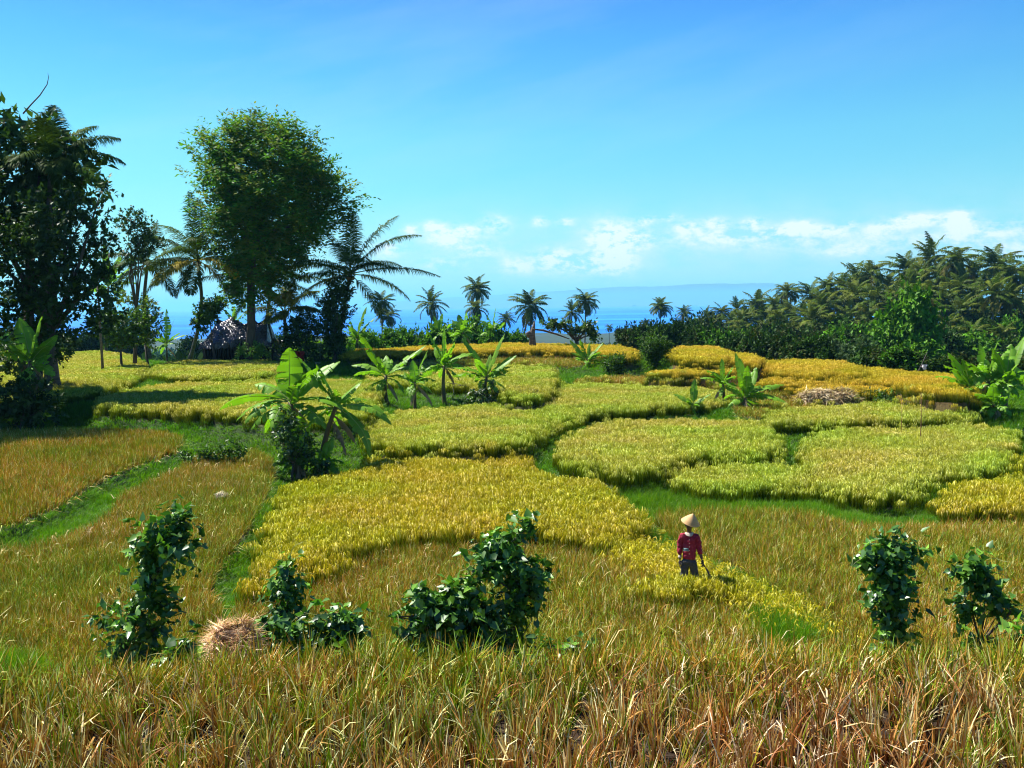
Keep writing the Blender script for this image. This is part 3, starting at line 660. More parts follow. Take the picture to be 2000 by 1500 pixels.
# ------------------------------------------------------------------ palms
def frond(L, e0, droop, az, seed, n=26, lw=.045, ll=.8, col=(.06, .12, .02), hang=.5):
    r = np.random.default_rng(seed); a = R_(az); K = 12
    t = np.linspace(0, 1, K+1); e = R_(e0)-R_(droop)*t**1.35
    sway = r.normal(0, .25)
    hh = np.stack([np.cos(a+sway*t), np.sin(a+sway*t), np.zeros(K+1)], -1)
    T = np.cos(e)[:, None]*hh+np.sin(e)[:, None]*np.array([0, 0, 1.]); P = np.concatenate([[np.zeros(3)], np.cumsum((T[:-1]+T[1:])/2*L/K, 0)])
    mb = MB(); c = np.array(col)*r.uniform(.8, 1.25)
    tube(mb, P, np.interp(t, [0, .2, 1], [.04, .022, .006])*(1+lw*6), 4, c*1.6+.02, cap=False)
    s_ = np.linspace(.16, .99, n)
    for sg in (1, -1):
        tk = np.clip(s_+r.normal(0, .006, n), 0, 1)*K
        p = np.stack([np.interp(tk, range(K+1), P[:, d]) for d in range(3)], -1)
        Tt = norm(np.stack([np.interp(tk, range(K+1), T[:, d]) for d in range(3)], -1))
        S = norm(np.cross(Tt, np.array([0, 0, 1.]))+1e-6)*sg; U = norm(np.cross(S*sg, Tt))
        ln = ll*(np.sin(math.pi*np.clip(s_*.86+.12, 0, 1))**.7)*r.uniform(.85, 1.1, n)
        fw = .35+.5*s_
        d0 = norm(S+Tt*fw[:, None]+U*r.uniform(.05, .45, (n, 1))); g = np.array([0, 0, -1.])
        d1 = norm(d0+g*(hang*r.uniform(.5, 1.4, (n, 1)))); d2 = norm(d1+g*(hang*r.uniform(.8, 1.8, (n, 1))))
        W = norm(np.cross(d0, U)); w0 = lw*.5
        q1 = p+d0*ln[:, None]*.35; q2 = q1+d1*ln[:, None]*.35; q3 = q2+d2*ln[:, None]*.30
        V = np.stack([p-W*w0*.5, p+W*w0*.5, q1+W*w0, q1-W*w0, q2+W*w0*.8, q2-W*w0*.8, q3], 1)
        cc = np.repeat((c*r.uniform(.75, 1.3, (n, 1)))[:, None], 7, 1)
        b = np.arange(n)[:, None, None]*7
        nb = mb.n; mb.add(V.reshape(-1, 3), (b+np.array([[0, 1, 2, 3], [3, 2, 4, 5]])).reshape(-1, 4), cc.reshape(-1, 3))
        mb.F.setdefault(3, []).append((b+np.array([[5, 4, 6]])).reshape(-1, 3)+nb)
    return mb
def merge(mb, o, off=(0, 0, 0)):
    V = np.concatenate(o.V)+np.array(off); C = np.concatenate(o.C)
    first = True
    for k, fs in o.F.items():
        f = np.concatenate(fs)
        if first: mb.add(V, f, C); first = False
        else: mb.F.setdefault(k, []).append(f+mb.n-len(V))
def palm_trunk(P, r0, r1, col=(1, 1, 1)):
    mb = MB(); n = 16; t = np.linspace(0, 1, n); P = np.asarray(P, float)
    tk = np.linspace(0, 1, len(P)); Q = np.stack([np.interp(t, tk, P[:, d]) for d in range(3)], -1)
    Q[1:-1] = .25*Q[:-2]+.5*Q[1:-1]+.25*Q[2:]
    rr = np.interp(t, [0, .06, .2, 1], [r0*1.6, r0*1.15, r0, r1]); tube(mb, Q, rr, 9, col); return mb
def big_palm(base, crown, fronds, label, seed, L=4.6, col=(.045, .085, .02), bow=0.0):
    base = np.array(base, float); crown = np.array(crown, float); root = empty('coconut_palm', base, label, 'palm tree')
    c = crown-base
    obj('trunk', palm_trunk([(0, 0, 0), c*.33+np.array([bow*.8, 0, 0]), c*.66+np.array([bow, 0, 0]), c], .17, .12).mesh('palm_trunk', m_palmbark, True), root)
    for k, f in enumerate(fronds):
        az, e0, dr = f[:3]; ln = f[3] if len(f) > 3 else L; cl = f[4] if len(f) > 4 else col
        o = obj('frond', frond(ln*1.3, e0, dr*.75, az, seed*50+k, n=74, lw=.062, ll=1.3, col=cl, hang=.75).mesh('palm_frond', m_palm), root); o.location = c
        if cl[0] > .3: o['label'] = 'yellowing frond'
    mb = MB(); rr = np.random.default_rng(seed)
    for k in range(7):                                       # coconuts under the crown
        a = rr.uniform(0, 6.28); p = np.array([math.cos(a)*.28, math.sin(a)*.28, -.25-rr.uniform(0, .25)])
        th = np.linspace(0, math.pi, 6)
        tube(mb, np.stack([np.full(6, p[0]), np.full(6, p[1]), p[2]+.15*np.cos(th)], -1), .12*np.sin(th)+.01, 7, (.2, .15, .05))
    o = obj('coconut_cluster', mb.mesh('coconut_cluster', m_bush, True), root); o.location = c
    return root
# far palms share a few crowns
def far_crown(seed, R=1.0, nf=20, droopy=1.0):
    r = np.random.default_rng(seed); mb = MB()
    nf += 6
    for k in range(nf):
        u = (k+.5)/nf; e0 = 82-118*u+r.normal(0, 7)
        merge(mb, frond(R*(4.6-.8*abs(u-.5))*r.uniform(.85, 1.1), e0, (58+30*u)*droopy*r.uniform(.7, 1.3), k*137.5+r.normal(0, 15), seed*100+k, n=24, lw=.16, ll=1.15, hang=.85,
                        col=[(.045, .085, .014), (.06, .10, .015), (.09, .12, .025)][r.integers(0, 3)] if u < .8 else (.10, .10, .025)))
    return mb.mesh('palm_crown', m_palm)
CROWNS = [far_crown(11), far_crown(12, nf=24, droopy=1.25), far_crown(13, nf=16, droopy=.8), far_crown(14, nf=26), far_crown(15, nf=18, droopy=1.3), far_crown(16, nf=22, droopy=.95)]
TRUNKS = []
for k in range(3):
    bw = [(.6), (-.8), (.3)][k]
    TRUNKS.append(palm_trunk([(0, 0, 0), (bw*.5, 0, 4), (bw, 0, 8), (bw*.9, 0, 12)], .19, .12).mesh('palm_trunk', m_palmbark, True))
def far_palm(cx, cyy, Yd, rpx, k, label, group=None, rz=None):
    """crown centre seen at (cx, cyy), distance Yd, crown radius rpx"""
    c = at(cx, cyy, Yd); gz = float(ground_z(c[0], c[1])); h = max(3.0, c[2]-gz); s = rpx/FPX*Yd/3.3
    r = random.Random(int(cx*7+cyy)); bx = (.6, -.8, .3)[k % 3]*.9
    rz = r.uniform(0, 6.28) if rz is None else rz
    root = empty('coconut_palm', (c[0]-bx*math.cos(rz), c[1]-bx*math.sin(rz), c[2]-h), label, 'palm tree', group, rz)
    t = obj('trunk', TRUNKS[k % 3], root); t.scale = (max(.7, s), max(.7, s), h/12.0)
    t.location = (bx-bx*max(.7, s), 0, 0)
    cr = obj('crown', CROWNS[k % 6], root); cr.location = (bx, 0, h); cr.scale = (s, s, s*r.uniform(.9, 1.12)); cr.rotation_euler = (r.uniform(-.08, .08), r.uniform(-.08, .08), r.uniform(0, 6.28))
    return root

# ------------------------------------------------------------------ leaf masses
def leaf_quads(mb, P, D, Nn, L, W, col, shape='rhomb'):
    """P base, D direction, Nn normal: n leaves at once"""
    n = len(P); D = norm(D); S = norm(np.cross(D, Nn)); Nn = np.cross(S, D)
    L = np.broadcast_to(L, (n,))[:, None]; W = np.broadcast_to(W, (n,))[:, None]
    if shape == 'rhomb':
        V = np.stack([P, P+D*L*.45-S*W, P+D*L, P+D*L*.45+S*W], 1); m = 4; q = np.array([[0, 1, 2, 3]])
    elif shape == 'fold':                                    # a leaf folded along its midrib
        V = np.stack([P, P+D*L*.35-S*W+Nn*W*.35, P+D*L-Nn*L*.12, P+D*L*.35+S*W+Nn*W*.35], 1); m = 4; q = None
    else:                                                    # heart
        V = np.stack([P, P-D*L*.14-S*W*.62+Nn*W*.2, P+D*L*.22-S*W+Nn*W*.3, P+D*L-Nn*L*.15, P+D*L*.22+S*W+Nn*W*.3, P-D*L*.14+S*W*.62+Nn*W*.2], 1); m = 6; q = np.array([[0, 1, 2, 3], [0, 3, 4, 5]])
    b = np.arange(n)[:, None, None]*m
    if q is None:
        mb.add(V.reshape(-1, 3), (b+np.array([[0, 1, 2], [0, 2, 3]])).reshape(-1, 3), np.repeat(col, m, 0))
    else: mb.add(V.reshape(-1, 3), (b+q).reshape(-1, 4), np.repeat(col, m, 0))
def foliage(mb, blobs, n, L, W, cols, r, clump=.35, shape='fold', up=.35, hang=0.0, thin=0.0, per=9, shell=.55):
    """leaves in twigs-worth clumps spread through ellipsoids (centre, radii); uneven outline, gaps left between clumps"""
    vol = np.array([b[1][0]*b[1][1]*b[1][2] for b in blobs])**.75; pick = r.choice(len(blobs), max(1, n//per), p=vol/vol.sum())
    C = np.array([b[0] for b in blobs])[pick]; Rr = np.array([b[1] for b in blobs])[pick]
    d = randn(len(pick), r); rad = (shell+(1-shell)*r.uniform(0, 1, (len(pick), 1)))*r.uniform(.82, 1.12, (len(pick), 1))
    ctr = C+d*Rr*rad; out = norm(d/Rr)
    m = len(ctr)*per; ci = np.repeat(np.arange(len(ctr)), per)
    cs = clump*r.uniform(.5, 1.3, len(ctr))
    tw = norm(out+randn(len(ctr), r)*.6+np.array([0, 0, up-hang]))                       # twig direction
    P = ctr[ci]+tw[ci]*(r.uniform(-.5, 1, (m, 1))*cs[ci][:, None])+randn(m, r)*cs[ci][:, None]*.32
    D = norm(tw[ci]*.7+randn(m, r)*.8+np.array([0, 0, -hang])); Nn = norm(out[ci]*.5+np.array([0, 0, .7])+randn(m, r)*.55)
    cb = r.uniform(.72, 1.28, len(ctr))[ci][:, None]
    col = np.array(cols)[r.integers(0, len(cols), len(ctr))][ci]*cb*r.uniform(.8, 1.2, (m, 1))
    leaf_quads(mb, P, D, Nn, L*r.uniform(.7, 1.25, m), W*r.uniform(.75, 1.2, m), col, shape)
    return ctr
def limbs(mb, base, tips, r0, r, col=(1, 1, 1), fork=.45):
    """a trunk that forks towards the tips"""
    base = np.array(base, float); tips = np.array(tips, float); mid = tips.mean(0); f = base*(1-fork)+mid*fork; f[:2] = base[:2]*.6+mid[:2]*.4
    tube(mb, [base, base*.6+f*.4+r.normal(0, .04, 3), f], [r0*1.35, r0, r0*.8], 9, col)
    for tp in tips:
        m1 = f*.55+tp*.45+r.normal(0, .12, 3)*np.linalg.norm(tp-f)*.4
        tube(mb, [f, m1, tp], [r0*.62, r0*.38, r0*.1], 6, col)
def img_blobs(lst, Yd, dscale=.9, off=None, r=None):
    """ellipses seen in the photograph, stood up as ellipsoids with real depth at distance Yd"""
    out = []
    for b in lst:
        cx, cyy, rx, ry = b[:4]; dz = b[4] if len(b) > 4 else (r.normal(0, .25)*rx/FPX*Yd if r is not None else 0)
        c = at(cx, cyy, Yd+dz); out.append((c, (rx/FPX*Yd, max(rx, ry)*dscale/FPX*Yd, ry/FPX*Yd)))
    return out
def tree(name, cat, label, blobs_px, Yd, base_px, n, L, W, cols, mat, seed, r0=.15, clump=.5, shape='fold', group=None, ntips=5, hang=0.0, per=9, barkmat=None, shell=.55, dscale=.9, gz=None):
    r = np.random.default_rng(seed); bl = img_blobs(blobs_px, Yd, dscale, r=r)
    b = at(base_px[0], base_px[1], Yd); b[2] = float(ground_z(b[0], b[1])) if gz is None else gz
    root = empty(name, b, label, cat, group)
    bl = [(c-b, rr) for c, rr in bl]
    mb = MB(); foliage(mb, bl, n, L, W, cols, r, clump, shape, hang=hang, per=per, shell=shell)
    obj('crown' if cat in ('tree', 'palm tree') else 'foliage', mb.mesh(name+'_crown', mat), root)
    idx = np.argsort([-c[2]-rr[0]*.3 for c, rr in bl])[:max(ntips, 1)]
    tips = [bl[i][0]+np.array([0, 0, bl[i][1][2]*.2]) for i in (idx if len(bl) > ntips else range(len(bl)))]
    if len(tips) == 1: tips += [tips[0]+np.array([.3*bl[0][1][0], .2, 0]), tips[0]-np.array([.4*bl[0][1][0], .1, .2])]
    tb = MB(); limbs(tb, (0, 0, -.1), tips, r0, r)
    obj('trunk' if cat in ('tree',) else 'stem', tb.mesh(name+'_trunk', barkmat or m_bark, True), root)
    return root
# ------------------------------------------------------------------ banana plants, nearest first
bplant(580, 930, -6.05, 566, 782, [(565, 680, -.2, .50, 6), (500, 752, .5, .36, 45), (434, 802, -.4, .33, 60), (466, 822, .8, .34, 50), (662, 705, .6, .40, 20), (684, 818, -.5, .34, 75), (632, 832, -.9, .36, 55), (520, 840, .9, .3, 50), (610, 735, 1.4, .34, 18)],
       'tallest banana plant of the near clump, its broadest leaf standing straight up', None, 3, .15, 3)
bplant(622, 928, -6.05, 656, 792, [(584, 700, .5, .34, 14), (618, 712, -.3, .30, 12), (706, 745, .3, .26, 12), (760, 829, -.3, .27, 70), (717, 888, -.6, .28, 70), (640, 770, .9, .18, 10), (660, 765, 0, .14, 6), (600, 840, .6, .3, 60)],
       'leaning banana plant right of the tallest one, leaves arching over the yellow rice', None, 5, .12, 5)
bplant(586, 936, -6.05, 583, 884, [(584, 812, -.1, .46, 6), (548, 862, .4, .22, 40), (625, 880, -.4, .22, 50), (615, 905, .3, .2, 50)],
       'short young banana plant at the foot of the near clump, one bright upright leaf', None, 6, .12, 2)
bplant(640, 935, -6.05, 636, 900, [(650, 855, .2, .2, 30), (600, 905, .3, .18, 60), (672, 905, -.2, .2, 60), (660, 925, -.4, .18, 50)],
       'low banana sucker with small drooping leaves beside the young upright leaf', None, 7, .09, 2)
G4 = 'banana plants in a row on the shaded terrace step'
bplant(757, 792, -5.15, 754, 733, [(689, 716, .5, .30, 45), (701, 652, -.4, .34, 8), (832, 674, .3, .36, 12), (745, 700, .8, .26, 30), (742, 785, -.2, .26, 60), (790, 715, -.5, .28, 40)],
       'leftmost banana plant of the row of four on the shaded step', G4, 8, .12, 3)
bplant(812, 798, -5.15, 811, 746, [(806, 704, .2, .26, 10), (835, 685, 0, .20, 8), (784, 732, .3, .22, 50), (850, 743, -.3, .26, 55), (826, 712, .6, .3, 20), (795, 768, -.4, .18, 60)],
       'smallest banana plant of the row of four, white dead leaf at its foot', G4, 9, .10, 3)
bplant(869, 786, -5.15, 868, 712, [(868, 638, .3, .14, 3), (832, 644, .2, .40, 8), (888, 668, -.2, .32, 8), (930, 690, .4, .3, 35), (825, 735, -.4, .3, 50), (850, 672, .8, .3, 14), (912, 722, -.5, .24, 55)],
       'tallest banana plant of the row of four, pinkish trunk and rolled upright leaf', G4, 10, .12, 1)
bplant(941, 792, -5.15, 950, 735, [(903, 662, .2, .36, 12), (986, 652, .3, .30, 10), (1008, 694, -.3, .36, 14), (886, 718, -.3, .30, 35), (888, 735, .5, .28, 45), (958, 690, .5, .18, 6), (992, 722, -.4, .26, 40)],
       'rightmost banana plant of the row of four, half stripped leaf pointing right', G4, 12, .12, 3)
bplant(1148, 733, -5.05, 1147, 704, [(1113, 664, .2, .30, 10), (1133, 662, -.3, .28, 8), (1152, 668, .2, .16, 4), (1178, 668, .3, .30, 12), (1186, 694, -.3, .28, 45), (1168, 688, .5, .26, 25), (1125, 700, -.2, .26, 45), (1180, 712, .4, .2, 60)],
       'compact banana plant with whitish lower leaves alone on the far green bank', None, 14, .13, 4)
bplant(1354, 826, -5.95, 1354, 790, [(1357, 740, .1, .20, 6), (1316, 770, .3, .20, 25), (1388, 769, -.2, .18, 20), (1340, 782, -.4, .18, 45), (1372, 785, .4, .16, 50)],
       'small thin banana plant between the dark terrace face and the round rice field', None, 15, .08, 1)
bplant(1452, 824, -5.95, 1456, 775, [(1437, 690, .2, .36, 6), (1477, 718, .5, .30, 8), (1530, 752, .3, .30, 35), (1536, 789, -.4, .28, 45), (1418, 745, .4, .28, 25), (1460, 712, -.4, .26, 6), (1492, 765, -.3, .26, 45), (1425, 790, -.2, .26, 60), (1485, 800, .4, .22, 60)],
       'bright green banana plant at the terrace corner, widest leaf pointing right', None, 16, .14, 3)
bplant(1412, 800, -5.6, 1412, 748, [(1368, 739, .2, .26, 35), (1410, 700, .2, .18, 6), (1380, 722, -.2, .28, 20), (1432, 715, .3, .22, 14), (1440, 752, -.3, .22, 45)],
       'pale banana plant half hidden behind the bright green one', None, 17, .10, 1)
RB = [(1905, 826, 1898, 765, [(1828, 738, .3, .36, 50), (1845, 716, -.3, .32, 45), (1852, 690, .4, .34, 20), (1880, 700, 0, .34, 10), (1925, 700, .5, .34, 10), (1870, 790, -.5, .3, 60), (1838, 756, .6, .3, 55), (1900, 808, -.8, .26, 60)], 'left plant of the big banana clump at right, tattered leaves over the gold rice'),
      (1930, 830, 1930, 745, [(1912, 672, .3, .34, 8), (1950, 665, -.2, .36, 8), (1885, 705, -.4, .34, 20), (1965, 710, .3, .36, 25), (1920, 690, .9, .38, 5), (1945, 795, -.5, .3, 65)], 'upright plant in the middle of the big banana clump at right'),
      (1962, 828, 1966, 740, [(2004, 655, .2, .40, 8), (1975, 672, .4, .38, 8), (1940, 680, -.3, .36, 12), (2010, 725, .3, .36, 40), (1930, 760, -.5, .36, 45), (2000, 760, -.7, .34, 50), (1960, 690, 1.0, .36, 6)], 'banana plant of the right clump whose long leaf leans out of the photo'),
      (1990, 800, 1995, 752, [(1960, 720, .2, .3, 20), (2030, 705, 0, .36, 12), (1965, 790, -.4, .3, 60), (2010, 800, .3, .3, 60), (1985, 715, .3, .3, 10)], 'banana plant at the right edge with low yellowing leaves'),
      (1945, 828, 1940, 790, [(1905, 770, -.4, .3, 35), (1968, 775, -.2, .3, 35), (1940, 748, -.3, .3, 8), (1915, 805, -.8, .24, 60), (1975, 810, -.6, .24, 60)], 'short plant at the front of the big banana clump at right')]
for k, (bx, by, cx, cyy, lv, lab) in enumerate(RB):
    bplant(bx, by, -5.9, cx, cyy, lv, lab, 'banana plants of the big clump at right', 20+k, .15, 5, dd=(0, 1.2, .4, 1.5, -.8)[k])
bplant(58, 822, -5.25, 60, 705, [(38, 622, .3, .50, 10), (82, 618, -.3, .55, 8), (0, 690, .3, .4, 40), (112, 655, .4, .42, 18), (-10, 660, -.5, .42, 30), (60, 640, .8, .4, 6), (100, 690, -.5, .4, 25)],
       'dark shaded banana plant at the left edge with two broad upright leaves', None, 31, .2, 2)
bplant(326, 702, -4.7, 325, 670, [(325, 604, .2, .50, 3), (341, 622, .1, .16, 3), (368, 655, .3, .26, 40), (302, 640, -.3, .3, 12), (306, 662, .5, .3, 40), (345, 672, -.4, .26, 45)],
       'banana plant with one paddle leaf standing against the blue sea at left', None, 33, .12, 1)
bplant(700, 706, -4.6, 697, 662, [(716, 600, .2, .34, 10), (733, 622, .2, .32, 30), (722, 655, -.3, .3, 45), (682, 622, .3, .3, 8), (672, 660, .4, .3, 40)],
       'banana plant just right of the ivy covered palm', None, 34, .12, 1)
bplant(208, 690, -4.7, 212, 560, [(203, 472, .2, .5, 10), (236, 500, -.2, .5, 12), (268, 512, .3, .55, 12), (150, 492, -.3, .5, 35), (185, 570, .4, .5, 70), (245, 570, -.4, .5, 65)],
       'tall dark banana plant among the left trees, broad torn leaves against the sky', None, 35, .2, 1)
bplant(598, 708, -4.6, 598, 672, [(580, 640, .3, .3, 12), (612, 636, 0, .3, 10), (632, 668, .2, .3, 40), (570, 668, .3, .3, 45)], 'banana plant in the shade between the shelter and the ivy covered palm', None, 36, .12, 1)
bplant(455, 680, -4.6, 458, 640, [(436, 606, .2, .34, 45), (478, 612, .2, .3, 45), (458, 598, -.3, .3, 12), (440, 640, .2, .3, 50)], 'banana leaves showing above the plastic covered shelter', None, 37, .12, 0)
for k, (x_, yb, yc, lab) in enumerate([(858, 684, 650, 'pale green banana plant behind the crest, left of three'), (905, 686, 648, 'pale green banana plant behind the crest, middle of three'), (962, 682, 648, 'pale green banana plant behind the crest, right of three with the highest leaf')]):
    bplant(x_, yb, -4.4, x_, yc, [(x_-22, yc-22, .3, .4, 20), (x_+6, yc-38-(8 if k == 2 else 0), 0, .36, 6), (x_+24, yc-18, -.3, .4, 25), (x_-10, yc-34, .4, .4, 10), (x_+28, yc+6, .3, .36, 50), (x_-26, yc+8, 0, .36, 50)], lab, 'banana plants behind the crest', 40+k, .14, 1)

# ------------------------------------------------------------------ the big feathery tree and its neighbours
def feathery(seed=5):
    Yd = 77.5; r = np.random.default_rng(seed)
    prof = [(230, 500, 14), (238, 500, 52), (250, 500, 84), (275, 504, 122), (310, 515, 150), (350, 528, 163), (390, 540, 165), (430, 538, 150), (470, 528, 122), (510, 512, 90), (545, 496, 66), (580, 488, 42), (612, 484, 26)]
    ys_ = np.array([p[0] for p in prof]); cx = np.array([p[1] for p in prof]); hw = np.array([p[2] for p in prof])
    b = at(486, 690, Yd); b[2] = float(ground_z(b[0], b[1])); root = empty('feathery_tree', b, 'largest tree, tall rounded crown of fine feathery leaves beside the plastic shelter', 'tree')
    N = 7000; wts = (hw**1.6); yy_ = r.uniform(236, 596, N*3); keep = r.uniform(size=N*3) < np.interp(yy_, ys_, wts/wts.max()); yy_ = yy_[keep][:N]; n = len(yy_)
    a = r.uniform(0, 2*math.pi, n); lump = .98+.13*np.sin(a*3+yy_*.035)+.13*np.sin(a*5-yy_*.06+1)+.12*np.sin(a*8+yy_*.10)+.06*np.sin(a*13-yy_*.17)
    rad = np.sqrt(r.uniform(.10, 1, n))**.8*lump*r.uniform(.9, 1.08, n); H = np.interp(yy_, ys_, hw)/FPX*Yd*.78
    C = np.array([at(np.interp(q, ys_, cx), q, Yd) for q in yy_]); cen = C.copy()
    C[:, 0] += np.cos(a)*rad*H; C[:, 1] += np.sin(a)*rad*H*.95; C[:, 2] += r.normal(0, .25, n)
    out = norm(np.stack([np.cos(a), np.sin(a), np.interp(yy_, [225, 330, 450, 600], [1.3, .5, 0, -.5])], -1))
    tw = norm(out*.8+randn(n, r)*.6+np.array([0, 0, .25]))
    per = 11; ci = np.repeat(np.arange(n), per); s = np.tile(np.linspace(-.25, 1, per), n); Ls = r.uniform(.6, 1.5, n); keepc = (np.sin(C[:, 0]*1.9+C[:, 2]*.9)*np.sin(C[:, 2]*1.7-C[:, 1]*1.3+1)*np.sin(C[:, 1]*1.5+C[:, 0]*.7+2) > -.27)
    sel = keepc[ci]; ci = ci[sel]; s = s[sel]
    P = (C[ci]+tw[ci]*(s*Ls[ci])[:, None]); P[:, 2] -= (s*s*.25*Ls[ci]); P += randn(len(ci), r)*.07; P -= b
    side = norm(np.cross(tw, np.array([0, 0, 1.])))[ci]*np.where(np.arange(len(ci)) % 2, 1, -1)[:, None]
    D = norm(side+tw[ci]*.5+randn(len(ci), r)*.6+np.array([0, 0, -.2])); Nn = norm(np.array([0, 0, .8])+out[ci]*.5+randn(len(ci), r)*.7)
    pal = np.array([(.06, .17, .012), (.08, .20, .012), (.14, .18, .014), (.11, .17, .014), (.05, .15, .014)])
    col = pal[r.integers(0, 5, n)][ci]*r.uniform(.8, 1.3, (n, 1))[ci]*r.uniform(.85, 1.15, (len(ci), 1))
    mb = MB(); leaf_quads(mb, P, D, Nn, r.uniform(.26, .46, len(ci)), r.uniform(.05, .10, len(ci)), col)
    obj('crown', mb.mesh('feathery_crown', m_tree), root)
    tb = MB(); top = at(505, 300, Yd)-b; fk = at(490, 560, Yd)-b
    tube(tb, [(0, 0, -.1), fk*.5+np.array([.1, 0, 0]), fk, at(496, 470, Yd)-b, at(505, 380, Yd)-b, top], [.42, .33, .30, .22, .14, .04], 12, (1.2, 1.15, 1.1))
    for px, py, dz in [(430, 470, 1), (600, 440, -1), (440, 360, -2), (590, 340, 2), (560, 260, 0), (460, 270, 1), (640, 400, 1), (400, 420, -1), (520, 420, 3), (500, 400, -3), (450, 540, 1), (540, 520, -1)]:
        j = r.uniform(.25, .8); s0 = fk*(1-j)+top*j*.8+fk*0*j if False else fk+(top-fk)*j*.6
        e = at(px, py, Yd+dz*1.3)-b; m1 = (s0+e)/2+np.array([0, 0, .5]); tube(tb, [s0, m1, e], [.15, .09, .02], 6, (1.1, 1, 1))
    obj('trunk', tb.mesh('feathery_trunk', m_bark, True), root)
feathery()

CG = [(.030, .070, .010), (.045, .095, .012), (.022, .055, .010)]         # dark broad leaves
CB = [(.055, .13, .012), (.075, .16, .015), (.04, .10, .012)]             # brighter bush leaves
CY = [(.13, .20, .02), (.19, .24, .03), (.09, .16, .02)]
# dark trees of the left edge
tree('breadfruit_tree', 'tree', 'tall dark tree at the left edge with large lobed leaves at its top', [(15, 250, 45, 40), (80, 290, 60, 50), (20, 330, 60, 60), (110, 350, 55, 45), (50, 400, 70, 50), (172, 318, 30, 28), (-60, 330, 60, 90), (95, 260, 30, 22), (135, 300, 22, 20), (130, 380, 34, 34), (0, 430, 60, 50)], 55, (50, 800), 2600, .62, .17, [(.03, .07, .010), (.05, .11, .012), (.07, .14, .014)], m_dark, 51, .28, .7, 'fold', per=7, ntips=8, shell=.35)
tree('broadleaf_tree', 'tree', 'dense dark tree with small glossy leaves, its right side ragged against the sky', [(90, 450, 80, 55), (170, 420, 40, 40), (200, 370, 34, 24), (60, 520, 70, 55), (150, 520, 70, 60), (205, 470, 28, 50), (120, 590, 90, 50), (30, 600, 60, 50), (190, 560, 45, 50), (200, 610, 45, 25), (-60, 480, 80, 90), (140, 640, 60, 28), (40, 460, 50, 40), (100, 530, 60, 50), (50, 650, 60, 30), (100, 400, 60, 40), (215, 540, 30, 30), (90, 690, 40, 24)], 51, (90, 800), 9500, .28, .095, CG, m_dark, 52, .22, .42, 'fold', ntips=12, shell=.35)
tree('broadleaf_tree', 'tree', 'smaller open dark tree between the left tree mass and the first coconut palm', [(255, 425, 24, 22), (268, 455, 30, 24), (290, 475, 34, 28), (262, 500, 26, 22), (285, 440, 18, 12)], 76, (262, 705), 1900, .26, .08, CG, m_dark, 53, .14, .35, 'fold', ntips=5, shell=.3)
tree('fallen_limb_tree', 'tree', 'leaning dark limb entering from the left edge in front of the sea', [(60, 590, 35, 30), (20, 480, 30, 40), (95, 640, 40, 30)], 51, (75, 770), 1200, .26, .08, CG, m_dark, 54, .3, .5, 'fold', ntips=3, shell=.3)
tree('broadleaf_tree', 'tree', 'dark leafy tree reaching in from beyond the left edge', [(-120, 330, 110, 110), (-150, 520, 130, 120), (-60, 600, 70, 70), (-220, 400, 110, 160)], 47, (-140, 850), 9000, .28, .09, CG, m_dark, 55, .35, .6, 'fold', ntips=6, shell=.3)
tree('broadleaf_tree', 'tree', 'shade tree standing outside the left edge of the photo', [(-330, 360, 140, 160), (-420, 480, 150, 140)], 46, (-360, 850), 5000, .30, .10, CG, m_dark, 56, .35, .6, 'fold', ntips=6, shell=.3)
tree('dark_bush', 'bush', 'black looking bush in deep shade at the foot of the left edge banana plant', [(10, 780, 60, 40), (62, 768, 42, 30), (20, 815, 70, 28), (90, 800, 30, 24)], 44.5, (40, 830), 3000, .24, .08, CG, m_dark, 57, .06, .3, 'fold')
tree('dark_bush', 'bush', 'dark undergrowth around the trunks of the left trees', [(60, 690, 60, 26), (115, 675, 40, 22), (20, 700, 60, 30)], 56, (60, 735), 2500, .24, .08, CG, m_dark, 58, .08, .3, 'fold')
tree('small_tree', 'tree', 'small round leafy tree with forked trunk on the rice ledge at left', [(240, 640, 45, 30), (215, 625, 30, 20), (270, 628, 32, 24), (245, 662, 42, 16), (200, 640, 20, 16)], 74, (238, 712), 3600, .26, .085, CB, m_bush, 59, .10, .4, 'fold', ntips=4, shell=.3)
tree('yellow_shrub', 'bush', 'tall yellowish green shrub behind the small round leafy tree', [(285, 608, 22, 26), (296, 632, 20, 24), (270, 595, 20, 12), (240, 582, 28, 8), (290, 660, 14, 22)], 78, (290, 706), 1500, .32, .07, CY, m_bush, 60, .09, .4, 'fold', ntips=4)
tree('round_bush', 'bush', 'leafy green bush at the left end of the plastic covered shelter', [(404, 612, 20, 18), (394, 632, 14, 16), (420, 596, 20, 12)], 79, (420, 700), 2200, .26, .085, CB, m_bush, 61, .09, .4, 'fold')
tree('cassava_shrub', 'bush', 'low bright green shrub in front of the plastic covered shelter', [(492, 684, 28, 8), (480, 692, 22, 7), (510, 690, 18, 7)], 77.3, (492, 706), 600, .3, .07, [(.09, .2, .02), (.12, .24, .03)], m_bush, 62, .04, .35, 'fold')
tree('undergrowth_shrub', 'bush', 'dark leafy undergrowth right of the plastic covered shelter', [(575, 650, 26, 30), (600, 640, 30, 35), (560, 680, 22, 20), (612, 690, 26, 18), (640, 700, 20, 12)], 79, (590, 712), 3600, .26, .08, CG+CB[:1], m_bush, 63, .08, .4, 'fold')
tree('small_tree', 'tree', 'small round tree alone on the crest beside the orange rice', [(1279, 672, 30, 16), (1270, 682, 22, 14), (1292, 684, 20, 14), (1280, 696, 18, 12), (1282, 708, 22, 8)], 68, (1284, 722), 3800, .17, .045, [(.035, .09, .010), (.05, .11, .012)], m_tree, 64, .10, .4, 'fold', ntips=4, shell=.3)
